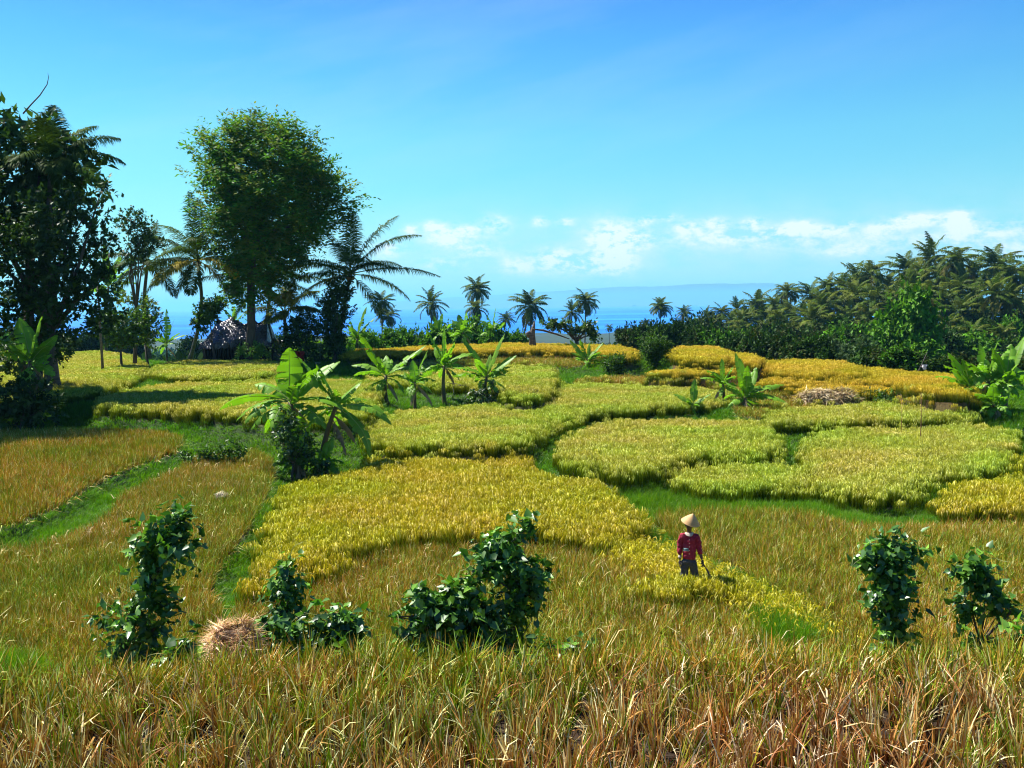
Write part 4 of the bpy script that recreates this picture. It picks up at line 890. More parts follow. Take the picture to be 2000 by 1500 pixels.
tree('round_bush', 'bush', 'dark green bush leaning on the bank left of the small round tree', [(1205, 712, 26, 14), (1192, 722, 14, 12), (1222, 704, 16, 8)], 68, (1200, 734), 1800, .2, .055, [(.035, .09, .010), (.05, .11, .012)], m_tree, 65, .05, .3, 'fold')
tree('round_bush', 'bush', 'green weeds beside the big banana clump at right', [(1840, 782, 30, 9), (1860, 790, 20, 8), (1812, 772, 10, 10)], 49, (1840, 800), 900, .2, .06, CB, m_bush, 66, .03, .3, 'fold')
tree('round_bush', 'bush', 'low green weeds on the cut ground just right of the haystack', [(1720, 778, 34, 6), (1750, 774, 18, 6)], 51, (1730, 790), 600, .18, .05, CB, m_bush, 67, .03, .3, 'fold')
tree('round_bush', 'bush', 'dark weeds at the right edge below the banana clump', [(1996, 850, 16, 18), (2020, 870, 30, 20)], 41, (2005, 880), 900, .18, .05, CB, m_bush, 68, .03, .25, 'fold')
tree('round_bush', 'bush', 'bright green weeds in the shadow at the left end of the near banana clump', [(380, 893, 30, 12), (425, 890, 30, 12), (455, 884, 24, 14)], 36.5, (410, 868), 900, .16, .05, CB, m_bush, 69, .03, .25, 'fold')
tree('climbing_vine', 'vine', 'leafy vine smothering the stem of the tallest near banana plant', [(560, 820, 14, 24), (548, 850, 16, 22), (600, 895, 20, 14), (556, 890, 18, 22), (628, 915, 22, 12), (572, 850, 16, 36), (600, 860, 12, 16)], 34.3, (575, 930), 1500, .13, .05, CB+CG, m_vine, 70, .04, .25, 'heart')
tree('climbing_vine', 'vine', 'leafy vine at the foot of the rightmost banana plant of the row', [(950, 768, 28, 18), (925, 782, 24, 12), (965, 784, 22, 12)], 50.5, (945, 795), 900, .15, .05, CG+CB[:1], m_vine, 71, .03, .25, 'heart')

# near coconut palms
SIL = (.055, .095, .035)
big_palm(unproj(372, 700, -4.6), at(386, 508, 77), [(168, 38, 55, 4.4, SIL), (150, 52, 60, 4.2, SIL), (185, 10, 75, 3.6), (200, -15, 60, 3.8), (95, 78, 30, 4.0), (60, 70, 40, 4.0), (20, 35, 60, 3.6), (340, 5, 80, 3.4, (.42, .30, .04)), (350, -30, 60, 2.8, (.38, .28, .05)), (250, 30, 80, 3.5), (280, 45, 85, 3.4), (120, 20, 80, 3.8), (45, 15, 70, 3.6), (175, -45, 40, 2.6), (270, -40, 40, 2.6), (225, -5, 70, 3.4, (.30, .25, .05)), (10, 60, 45, 3.6), (140, 85, 25, 4.2), (160, -5, 60, 3.8, (.30, .26, .05))],
         'coconut palm at left with curved trunk and one yellow frond, in front of the sea', 71, bow=.6)
big_palm(unproj(652, 712, -4.6), at(684, 535, 77), [(8, 52, 75, 5.0, SIL), (20, 64, 50, 4.8, SIL), (-3, 12, 45, 5.4), (-10, -5, 60, 4.0, (.33, .30, .06)), (-20, -40, 40, 3.4), (172, 22, 42, 4.8), (165, 8, 50, 4.4), (185, -10, 60, 4.2, (.24, .22, .05)), (80, 75, 30, 4.2), (100, 50, 60, 4.0), (135, 60, 50, 4.4), (260, 20, 75, 3.6), (300, 35, 80, 3.6), (220, 30, 70, 3.8), (330, 25, 70, 3.6), (90, 88, 10, 3.8), (200, -40, 50, 3.0), (60, 30, 70, 4.0)],
         'coconut palm with its trunk wrapped in dark ivy, silvery fronds over the sea', 72)
tree('ivy', 'vine', 'dark ivy wrapped thickly around the trunk of the right coconut palm', [(664, 560, 30, 30), (655, 600, 36, 36), (648, 640, 30, 36), (655, 672, 20, 28)], 76.6, (652, 710), 6500, .22, .075, CG, m_dark, 74, .12, .35, 'fold', shell=.3)
big_palm(at(513, 700, 83), at(530, 545, 83), [(178, 12, 48, 5.6, (.035, .06, .018)), (170, -5, 45, 4.6), (5, 8, 50, 5.0), (-5, -10, 55, 4.4), (20, 30, 60, 4.4), (160, 30, 60, 4.6), (90, 60, 60, 4.0), (270, 20, 80, 3.6), (230, 10, 70, 4.0), (310, 10, 70, 4.0), (60, 20, 70, 4.0), (120, 25, 70, 4.2), (200, -30, 50, 3.6), (340, -35, 50, 3.8)],
         'coconut palm hidden behind the big feathery tree, long dark fronds to both sides', 73)
big_palm(at(290, 700, 82), at(288, 515, 82), [(190, 5, 70, 3.4), (170, 30, 70, 3.2), (10, 35, 70, 3.4), (350, 5, 75, 3.2), (80, 70, 40, 3.2), (250, 20, 80, 3.0), (300, 15, 80, 3.0), (120, 40, 70, 3.2), (210, -20, 60, 3.0), (330, -25, 60, 3.0), (45, 20, 75, 3.2), (150, -15, 60, 3.0)],
         'short crowned coconut palm just left of the curved trunk palm', 75, L=3.2, bow=-.3)
big_palm(at(75, 760, 54), at(100, 320, 54), [(5, 25, 75, 3.0), (20, 45, 70, 3.0), (340, 5, 70, 2.8), (60, 60, 60, 2.8), (100, 80, 40, 2.8), (150, 50, 70, 2.8), (180, 20, 80, 2.8), (210, 5, 70, 2.6), (260, 20, 80, 2.6), (300, 10, 80, 2.6), (320, -25, 60, 2.6), (225, -25, 60, 2.6), (15, -10, 70, 2.8), (280, 55, 70, 2.8)],
         'dark palm rising inside the left tree mass under the lobed leaves', 76, L=2.8)
big_palm(at(112, 760, 55), at(75, 420, 55), [(0, 20, 70, 2.4), (40, 40, 70, 2.4), (90, 60, 60, 2.4), (140, 40, 70, 2.4), (180, 20, 75, 2.4), (230, 10, 75, 2.4), (280, 20, 80, 2.4), (330, 10, 75, 2.4), (300, -25, 60, 2.2), (200, -25, 60, 2.2)],
         'second dark palm inside the left tree mass, thin straight trunk against the sky', 77, L=2.4)
big_palm(at(562, 708, 81), at(555, 610, 81), [(a*36+10, (50, 20, 65, 5)[a % 4], 60, 2.6, (.12, .15, .04)) for a in range(10)], 'young yellowish palm in the undergrowth under the long dark fronds', 78, L=2.4)

# ------------------------------------------------------------------ palms beyond the crest
FP = [(745, 590, 240, 27, 'palm left of the row beyond the crest, beside the silvery frond'), (757, 618, 236, 22, 'short palm overlapping the leftmost palm beyond the crest'),
      (842, 594, 245, 29, 'bushy round palm beyond the crest, second from the left'), (932, 566, 260, 26, 'tallest palm beyond the crest, crown high above the sea horizon'),
      (930, 604, 250, 25, 'low palm directly below the tallest palm beyond the crest'), (988, 624, 300, 17, 'small palm half hidden by bushes in the middle of the sea view'),
      (1036, 600, 215, 35, 'wide drooping palm above the broken tree on the crest'), (1143, 590, 240, 28, 'slender palm standing on the shore line right of the broken tree'),
      (1117, 610, 236, 20, 'small palm leaning against the slender palm on the shore line'), (1290, 600, 250, 22, 'lone palm left of the right hand jungle'),
      (1190, 640, 420, 9, 'tiny far palm in front of the water'), (1336, 612, 270, 16, 'small palm beside the lone palm'), (1262, 632, 330, 12, 'tiny palm at the tip of the jungle'),
      (52, 632, 230, 18, 'small palm seen between the left tree trunks'), (25, 650, 260, 16, 'small palm low at the left edge beyond the field'), (212, 655, 300, 12, 'small palm in the dim gap under the left trees')]
for k, (x_, y_, d_, r_, lab) in enumerate(FP): far_palm(x_, y_, d_, r_, k, lab, 'coconut palms beyond the crest')
SKYP = [(1410, 612, 17), (1440, 606, 17), (1480, 600, 26), (1537, 572, 22), (1515, 598, 23), (1585, 578, 27), (1618, 564, 22), (1645, 568, 25), (1672, 550, 27), (1702, 538, 31), (1735, 560, 24), (1770, 530, 32), (1800, 545, 28), (1815, 508, 31), (1843, 540, 28), (1868, 515, 32), (1900, 535, 26), (1943, 520, 38), (1975, 540, 28), (1998, 545, 26)]
INP = [(1345, 650, 14), (1372, 640, 16), (1402, 648, 18), (1425, 655, 18), (1450, 648, 20), (1478, 655, 22), (1508, 652, 22), (1535, 662, 22), (1560, 645, 24), (1590, 655, 24), (1612, 668, 22), (1632, 650, 26), (1652, 665, 24), (1690, 655, 26), (1700, 620, 26), (1850, 640, 26), (1900, 655, 26), (1955, 660, 28), (1380, 622, 16), (1450, 632, 20), (1520, 625, 24), (1590, 628, 26), (1500, 628, 26), (1545, 612, 26), (1572, 622, 24), (1605, 604, 30), (1640, 600, 28), (1672, 582, 32), (1710, 590, 32), (1745, 585, 30), (1735, 612, 26), (1782, 570, 32), (1815, 580, 32), (1845, 590, 30), (1875, 570, 34), (1905, 585, 32), (1940, 575, 32), (1970, 585, 30), (1990, 610, 34), (1828, 612, 30), (1880, 612, 32), (1925, 622, 30), (1460, 622, 22), (1430, 630, 20), (1620, 632, 24), (1530, 642, 22), (1395, 628, 16), (1350, 634, 14), (1660, 625, 24), (1790, 600, 28), (1960, 632, 30)]
ORD = 'first second third fourth fifth sixth seventh eighth ninth tenth eleventh twelfth thirteenth fourteenth fifteenth sixteenth seventeenth eighteenth nineteenth twentieth'.split()
SKYX = sorted(q[0] for q in SKYP); PEND = []
def under(x):
    if x < SKYX[0]-22: return 'left of the first skyline palm'
    return 'below the %s skyline palm from the left' % ORD[int(np.argmin([abs(x-v) for v in SKYX]))]
def settle():
    """things that would share a label are told apart by their order from left to right"""
    by = {}
    for lb, x, o in PEND: by.setdefault(lb, []).append((x, o))
    for lb, q in by.items():
        q.sort(key=lambda t_: t_[0]); n = len(q)
        for i, (x, o) in enumerate(q): o['label'] = lb if n == 1 else lb+(', %s of %s' % ((('left', 'right') if n == 2 else ORD)[i], ('two', 'three', 'four', 'five', 'six', 'seven', 'eight', 'nine')[n-2]))
SPEC = {(1815, 508): 'highest of all,', (1943, 520): 'largest, with a pale bare trunk,', (1537, 572): 'slim, poking above its neighbours,', (1702, 538): 'tall and pointed,', (1998, 545): 'cut by the right edge,'}
for k, (x_, y_, r_) in enumerate(SKYP):
    o = far_palm(x_, y_, 205+(2000-x_)*.10+(k % 3)*12, r_*1.3, k+1, None, 'coconut palms on the jungle skyline at right')
    o['label'] = '%s palm from the left on the jungle skyline%s' % (ORD[SKYX.index(x_)], (', '+SPEC[(x_, y_)]).rstrip(',') if (x_, y_) in SPEC else '')
for k, (x_, y_, r_) in enumerate(INP):
    o = far_palm(x_, y_, (165 if y_ < 640 and k >= 22 else 128)+(2000-x_)*.10+(k % 4)*8, r_*1.25, k+2, None, 'coconut palms inside the jungle at right'); PEND.append(('jungle palm '+under(x_), x_, o))

# shared bush meshes for the jungle, crest bushes and far tree lines
def bush_mesh(seed, cols, mat, n=4600, L=.30, W=.10, tall=1.0):
    r = np.random.default_rng(seed); bl = []
    for k in range(7):
        a = r.uniform(0, 6.28); q = r.uniform(0, .62); bl.append((np.array([math.cos(a)*q, math.sin(a)*q, .75+r.uniform(-.35, .45)*tall])*2.0, tuple(np.array([.62, .62, .5])*r.uniform(.7, 1.25)*2.0*.8)))
    bl.append((np.array([0, 0, .8]), (1.5, 1.5, .8)))
    mb = MB(); foliage(mb, bl, n, L, W, cols, r, .42, 'fold', per=9, shell=.45); return mb.mesh('bush_foliage', mat)
J1 = [(.035, .085, .008), (.05, .11, .009), (.028, .065, .008)]; J2 = [(.095, .25, .010), (.13, .28, .012)]; J3 = [(.09, .15, .05), (.12, .18, .07)]; J4 = [(.09, .10, .02), (.06, .08, .015)]
BM = [bush_mesh(1, J1, m_farleaf), bush_mesh(2, J2, m_farleaf), bush_mesh(3, J1+J4, m_farleaf), bush_mesh(4, J2+J1, m_farleaf), bush_mesh(5, J3, m_farleaf, 3200, .3, .09), bush_mesh(6, J1, m_farleaf, 3000, .36, .1, 1.4)]
def zext(me):
    a = np.zeros(len(me.vertices)*3, np.float32); me.vertices.foreach_get('co', a); a = a.reshape(-1, 3); return float(np.percentile(a[:, 2], 98.5)), float(np.percentile(np.abs(a[:, 0]), 96))
m_crest = mat_leaf('crest_bush_leaf', .3, .5, .006, .35, nscale=.4); BM += [bush_mesh(7, [(.06, .17, .010), (.09, .21, .012)], m_crest), bush_mesh(8, [(.05, .14, .010), (.075, .18, .012)], m_crest)]
BE = [zext(m_) for m_ in BM]
tbm = MB(); limbs(tbm, (0, 0, -.5), [(.8, .2, 1.6), (-.7, .3, 1.8), (.1, -.6, 2.0)], .14, np.random.default_rng(3)); BT = tbm.mesh('bush_trunk', m_bark, True)
def jbush(x_, ytop, ybot, hw, Yd, k, label, group, kindn='bush'):
    c = at(x_, ybot, Yd); gz = float(ground_z(c[0], c[1])); top = at(x_, ytop, Yd)[2]; h = max(top-gz, 1.0); ze, xe = BE[k]; s = hw/FPX*Yd/xe
    r = random.Random(int(x_*3+ytop)); root = empty('jungle_tree' if kindn == 'tree' else 'bush', (c[0], c[1], gz-.1), label, kindn, group, r.uniform(0, 6.28))
    zs = min(h/ze, s*1.5); lift = h-zs*ze
    o = obj('crown' if kindn == 'tree' else 'foliage', BM[k], root)
    o.scale = (s, s, zs); o.location = (0, 0, lift)
    t = obj('trunk' if kindn == 'tree' else 'stem', BT, root); t.scale = (max(.6, s), max(.6, s), max(.5, (lift+1.2*s)/2.0))
    return root
rj = random.Random(4)
# bright bushes just behind the crest
CREST = [(712, 650, 30, 'bright green bush right of the ivy covered palm, lowest of the crest row'), (765, 646, 30, 'round bright bush on the crest left of the second far palm'), (800, 642, 28, 'round bright bush on the crest below the second far palm'), (845, 640, 26, 'bush behind the left pale banana plant on the crest'), (885, 636, 28, 'crest bush below the low far palm'), (925, 628, 28, 'tallest bright bush of the crest row, below the tallest far palm'), (968, 642, 26, 'crest bush left of the broken tree'), (1005, 650, 22, 'last small crest bush before the broken tree'), (660, 655, 26, 'bush in the shade behind the ivy covered trunk'), (1235, 646, 26, 'first dark bush of the jungle beside the tiny far palm'), (1215, 640, 12, 'small rounded tree top standing out over the shore line')]
for k, (x_, yt, hw, lab) in enumerate(CREST): jbush(x_, yt, 690, hw, 101+(k % 3)*3, (6, 7)[k % 2] if k < 9 else 2, lab, 'bushes along the far crest')
# jungle wall at right: rows from front to back
TONE = ["dark", "green", "olive", "mottled", "greyish", "tall dark"]
def skyl(x): return np.interp(x, [1230, 1330, 1480, 1600, 1700, 1800, 2000], [645, 646, 644, 638, 626, 618, 612])
def edge(x): return np.interp(x, [1230, 1340, 1440, 1500, 1620, 1700, 1780, 1900, 2050], [668, 670, 682, 690, 694, 706, 722, 730, 735])
x_ = 1240
while x_ < 2060:
    d0 = 1950*4.4/(edge(x_)-588)
    o = jbush(x_, edge(x_)-rj.uniform(24, 44), edge(x_)+4, rj.uniform(28, 42), min(max(d0, 66), 108)+rj.uniform(2, 6), (kk_ := rj.choice([0, 2, 0, 2, 3]) if not 1630 < x_ < 1700 else 4), None, 'leafy bushes edging the gold rice'); PEND.append((TONE[kk_]+' bush at rice edge '+under(x_), x_, o)); x_ += rj.uniform(24, 36)
for row, (lo, st, dd) in enumerate([(.22, 44, 112), (.42, 44, 130), (.60, 46, 150), (.76, 50, 175)]):
    x_ = 1240+row*18
    while x_ < 2080:
        yt = edge(x_)*(1-lo)+skyl(x_)*lo+rj.uniform(-26, 16)-8
        kk_ = rj.choice([0, 2, 5, 0, 2, 3, 1])
        o = jbush(x_, yt, edge(x_), rj.uniform(34, 54), dd+rj.uniform(-5, 5)+(30 if x_ < 1450 else 0), kk_, None, 'jungle trees below the palms', 'tree')
        PEND.append((TONE[kk_]+' '+('low', 'middle', 'high', 'topmost')[row]+' jungle tree '+under(x_), x_, o)); x_ += rj.uniform(st*.7, st*1.2)
settle()
jbush(1760, 570, 700, 52, 112, 1, 'brightest rounded tree rising in the middle of the jungle', None, 'tree')
# far tree line behind the left trees and along the shore
for k in range(9):
    xx_ = -20+k*34+rj.uniform(-8, 8); jbush(xx_, 648+rj.uniform(-8, 10), 700, rj.uniform(26, 36), 170+rj.uniform(-20, 30), k % 6, '%s dim far tree from the left edge, seen between the left trunks' % ORD[k], 'far trees behind the left trees', 'tree')
for k in range(6):
    xx_ = 380+k*62+rj.uniform(-8, 8); jbush(xx_, 655+rj.uniform(-4, 8), 700, rj.uniform(26, 36), 150+rj.uniform(-20, 30), k, '%s dim far tree right of the curved trunk palm, behind the shelter' % ORD[k], 'far trees behind the shelter', 'tree')
# shrubs making up the coastal strip
cs = np.random.default_rng(9); X_ = []
for k in range(5000):
    d = cs.uniform(130, 900)**1.0; X_.append((cs.uniform(-.55, .16)*d, d))
X_ = np.array(X_); zz = ground_z(X_[:, 0], X_[:, 1])
mbs = MB(); n_ = len(X_)
for k in range(3): pass
rr_ = np.random.default_rng(10); per = 14; ci = np.repeat(np.arange(n_), per); sc_ = (1.1+X_[:, 1]/600)
P_ = np.stack([X_[:, 0], X_[:, 1], zz], -1)[ci]+randn(n_*per, rr_)*(sc_[ci]*1.5)[:, None]*np.array([1, 1, .8])+np.array([0, 0, 1.0])*sc_[ci][:, None]
leaf_quads(mbs, P_, randn(n_*per, rr_), norm(randn(n_*per, rr_)+np.array([0, 0, .8])), sc_[ci]*1.1, sc_[ci]*.5, np.array(J1)[rr_.integers(0, 3, n_)][ci]*rr_.uniform(.7, 1.4, (n_*per, 1)))
tag(obj('far_woodland', mbs.mesh('far_woodland', m_farleaf)), 'dim mass of scrub and woodland sloping down to the shore', 'woodland', None, 'stuff')
# ------------------------------------------------------------------ climber covered bushes on the slope below the camera
VG = [(.05, .15, .014), (.08, .20, .016), (.035, .11, .012), (.14, .30, .024), (.06, .16, .024)]
def vine_bush(label, blobs, Yd, base_px, n, seed, L=.14, tend=5):
    tend *= 2; L *= .80; n = int(n*1.25); r = np.random.default_rng(seed); n = int(n*.55); bl = img_blobs([(q[0], q[1], q[2]*.84, q[3]*.84) for q in blobs], Yd, .85, r=r)
    b = at(base_px, 1330, Yd); b[2] = float(ground_z(b[0], b[1]))-.02; root = empty('vine_bush', b, label, 'bush', 'climber covered bushes in front')
    bl = [(c-b, rr) for c, rr in bl]; mb = MB()
    foliage(mb, bl, n, L, L*.46, VG, r, .20, 'heart', per=5, shell=.15, up=.5, hang=.25); nn_ = [(c, (q[0]*1.5, q[1]*1.4, q[2]*1.35)) for c, q in bl]; foliage(mb, nn_, n//3, L*.6, L*.27, VG, r, .16, 'heart', per=4, shell=.5, up=.3, hang=.2); foliage(mb, nn_, n//6, L*1.15, L*.5, VG, r, .16, 'heart', per=3, shell=.8, up=.3, hang=.2)
    if Yd > 13: foliage(mb, [(np.array([q[0][0], q[0][1], .25]), (q[1][0]*1.1, q[1][1], .45)) for q in sorted(bl, key=lambda q: q[0][2])[:3]], n//4, L, L*.46, VG, r, .2, 'heart', per=4, shell=.1, up=.4)
    obj('foliage', mb.mesh('vine_foliage', m_vine, True), root)
    sm = MB(); order = sorted(bl, key=lambda q: q[0][2])
    pts = [np.array([0, 0, -.1])]+[q[0] for q in order[::max(1, len(order)//4)]]+[order[-1][0]]
    tube(sm, np.array(pts), np.linspace(.02, .008, len(pts)), 6, (1, 1, 1))
    for q in bl: tube(sm, [pts[min(1, len(pts)-1)], (pts[1]+q[0])/2+r.normal(0, .08, 3), q[0]], [.008, .006, .003], 5, (1, 1, 1))
    obj('stem', sm.mesh('vine_stem', m_bark, True), root)
    tm = MB()
    for k in range(tend):                                    # thin shoots curling out of the mass
        c, rr = bl[r.integers(0, len(bl))]; a = r.uniform(0, 6.28); p = c+np.array([math.cos(a)*rr[0], -abs(math.sin(a))*rr[1]*.5, rr[2]*r.uniform(-.3, .8)]); P = [p]
        d = np.array([math.cos(a), r.normal(0, .3), r.uniform(-.1, .8)])
        for q in range(7): d = norm(d+randn(1, r)[0]*.35+np.array([0, 0, -.12])); P.append(P[-1]+d*.055)
        tube(tm, P, np.linspace(.005, .002, 8), 4, (.30, .34, .08))
    obj('tendril', tm.mesh('vine_tendril', m_vine), root)
    return root
vine_bush('tall vine covered bush at left with a white flower spot, leaning right at its top', [(350, 1022, 34, 28), (310, 1045, 48, 30), (345, 1072, 46, 28), (285, 1078, 28, 22), (300, 1100, 40, 30), (285, 1140, 26, 32), (300, 1175, 30, 34), (262, 1205, 46, 26), (290, 1240, 40, 30), (215, 1205, 26, 18), (330, 1195, 26, 10), (240, 1250, 30, 24), (340, 1160, 18, 8), (280, 1278, 40, 22), (240, 1285, 30, 18)], 13.6, 300, 1750, 201, tend=6)
vine_bush('narrow pointed vine bush with paler leaves, second from the left', [(565, 1100, 14, 16), (556, 1128, 26, 18), (560, 1158, 34, 24), (562, 1190, 28, 24), (558, 1212, 24, 18)], 14.0, 560, 560, 202, L=.12)
vine_bush('low spreading vine with broad leaves beside the straw heap', [(530, 1232, 36, 18), (570, 1245, 36, 20), (625, 1222, 36, 24), (665, 1215, 34, 26), (690, 1235, 24, 20), (640, 1250, 50, 20), (600, 1270, 56, 18), (660, 1272, 36, 16)], 13.2, 600, 900, 203, L=.15)
vine_bush('tallest vine covered bush, right half of the big pair in the middle', [(1035, 1028, 26, 12), (1000, 1040, 24, 12), (975, 1062, 44, 24), (965, 1088, 46, 26), (1000, 1105, 46, 28), (1030, 1135, 36, 30), (1045, 1115, 24, 18), (1015, 1165, 38, 30), (1010, 1200, 34, 34), (1000, 1240, 34, 28), (1000, 1275, 34, 20), (950, 1118, 26, 18), (1040, 1160, 22, 14)], 13.4, 1005, 1700, 204, tend=7)
vine_bush('wide low vine mound joined to the left of the tallest vine bush', [(830, 1172, 30, 20), (870, 1165, 34, 22), (915, 1158, 34, 26), (850, 1195, 48, 28), (910, 1200, 48, 32), (960, 1195, 32, 26), (870, 1230, 60, 28), (935, 1235, 46, 26), (810, 1215, 26, 24), (775, 1205, 14, 14), (820, 1255, 34, 20), (880, 1268, 60, 22), (940, 1268, 44, 22)], 13.2, 880, 2300, 205, tend=7)
vine_bush('vine covered bush at right like a column with a wide leafy cap', [(1740, 1060, 30, 14), (1770, 1075, 34, 16), (1712, 1082, 34, 18), (1745, 1092, 42, 18), (1700, 1105, 26, 18), (1740, 1125, 36, 24), (1728, 1155, 36, 24), (1765, 1150, 24, 24), (1745, 1190, 38, 26), (1730, 1222, 34, 20), (1760, 1230, 26, 26), (1745, 1268, 28, 20)], 13.6, 1748, 1500, 206, tend=7)
vine_bush('sparse vine bush near the right edge trailing down to the right', [(1905, 1098, 28, 14), (1890, 1115, 26, 16), (1925, 1118, 22, 16), (1905, 1140, 28, 18), (1940, 1150, 20, 14), (1895, 1185, 26, 14), (1930, 1170, 30, 12), (1958, 1178, 24, 12), (1975, 1195, 18, 14), (1885, 1200, 18, 10), (1915, 1255, 24, 12)], 13.4, 1905, 620, 207, tend=8)
vine_bush('few vine leaves cut off by the right edge', [(1992, 1245, 16, 10), (2010, 1250, 20, 14), (1985, 1262, 12, 8)], 12.6, 1995, 60, 208, L=.17, tend=2)
vine_bush('creeping vine leaves on the stubble below the left vine bush', [(370, 1268, 26, 10), (345, 1280, 22, 8), (400, 1275, 16, 8)], 12.6, 370, 130, 209, L=.15, tend=1)
vine_bush('scattered low leaves in the stubble right of the tallest vine bush', [(1080, 1262, 30, 10), (1120, 1270, 22, 8), (1150, 1262, 12, 8)], 12.4, 1100, 90, 210, L=.12, tend=1)
# white flower on the left vine bush
# ------------------------------------------------------------------ straw: haystack, heap, small tufts
m_hay = mat_leaf('hay', .35, .6, .02, .35, nscale=1.2)
m_haycore = mat_solid('hay_core', (.26, .18, .09), .95, (.10, .06, .03), nscale=9, bump=.05)
def straw_pile(name, label, cat, c, size, n, seed, L=.35, wd=.012, cols=((.55, .42, .22), (.72, .60, .38), (.36, .24, .11), (.22, .14, .07)), flat=1.0, core=True):
    r = np.random.default_rng(seed); c = np.array(c, float); root = empty(name, c, label, cat); sx, sy, sz = size
    def surf(u, v):                                          # flattened, lumpy loaf
        a = 2*math.pi*u; e = math.pi/2*v; k = .82+.10*np.sin(a*3+seed)+.07*np.sin(a*7+v*5)
        ca, sa = np.cos(a), np.sin(a); q = np.maximum(np.abs(ca), np.abs(sa))**-.55
        return np.stack([sx*k*q*ca*np.cos(e)**.45, sy*k*q*sa*np.cos(e)**.45, sz*(np.sin(e)**.62)*(1+.10*np.sin(a*2+1)+.08*np.sin(a*5))], -1)
    if core:
        U, V = np.meshgrid(np.linspace(0, 1, 49)[:-1], np.linspace(0, 1, 14)); G = surf(U.ravel(), V.ravel())*.9+randn(U.size, r)*.03
        i = np.arange(13)[:, None]*48; j = np.arange(48)[None, :]; j2 = (j+1) % 48
        mb = MB(); mb.add(G, np.stack([i+j, i+j2, i+48+j2, i+48+j], -1).reshape(-1, 4)); obj('core', mb.mesh('straw_core', m_haycore, True), root)
    u = r.uniform(0, 1, n); v = r.uniform(0, 1, n)**.8; P = surf(u, v)*r.uniform(.82, 1.04, (n, 1))
    out = norm(P/np.array([sx, sy, sz])); D = norm(randn(n, r)*np.array([1, 1, .7])+out*.35+np.array([0, 0, -.25*flat]))
    D -= out*(np.sum(D*out, 1)*.55)[:, None]; mb = MB()
    col = np.array(cols)[r.integers(0, len(cols), n)]*r.uniform(.7, 1.3, (n, 1))
    leaf_quads(mb, P-norm(D)*L*.3, D, norm(out+randn(n, r)*.5), L*r.uniform(.5, 1.3, n), wd*r.uniform(.7, 1.4, n), col)
    obj('straw', mb.mesh('loose_straw', m_hay), root)
    return root
c = unproj(1626, 793, -5.2); c[2] = float(ground_z(c[0], c[1]))-.03
straw_pile('haystack', 'long low brown haystack with pale straw on top, on the cut ground at right', 'haystack', c+np.array([0, .5, 0]), (1.75, .8, .78), 5200, 31, L=.42, wd=.022)
c = at(455, 1290, 11.6); c[2] = float(ground_z(c[0], c[1]))
straw_pile('straw_heap', 'pinkish tan heap of loose straw between the two left vine bushes', 'straw heap', c, (.34, .36, .80), 3200, 32, L=.30, wd=.007, cols=((.66, .42, .22), (.82, .62, .38), (.42, .22, .10)))
c = unproj(432, 968, -5.6); c[2] = float(ground_z(c[0], c[1]))+.18
straw_pile('straw_bundle', 'small whitish straw bundle on the reddish stubble left of the green bank', 'straw bundle', c, (.18, .15, .14), 420, 33, L=.2, wd=.006, cols=((.85, .78, .66), (.75, .62, .5)))
c = unproj(345, 990, -5.6); c[2] = float(ground_z(c[0], c[1]))+.16
straw_pile('straw_bundle', 'small pinkish straw bundle just above the left vine bush', 'straw bundle', c, (.16, .13, .10), 300, 34, L=.18, wd=.006, cols=((.8, .62, .5), (.6, .4, .3)))

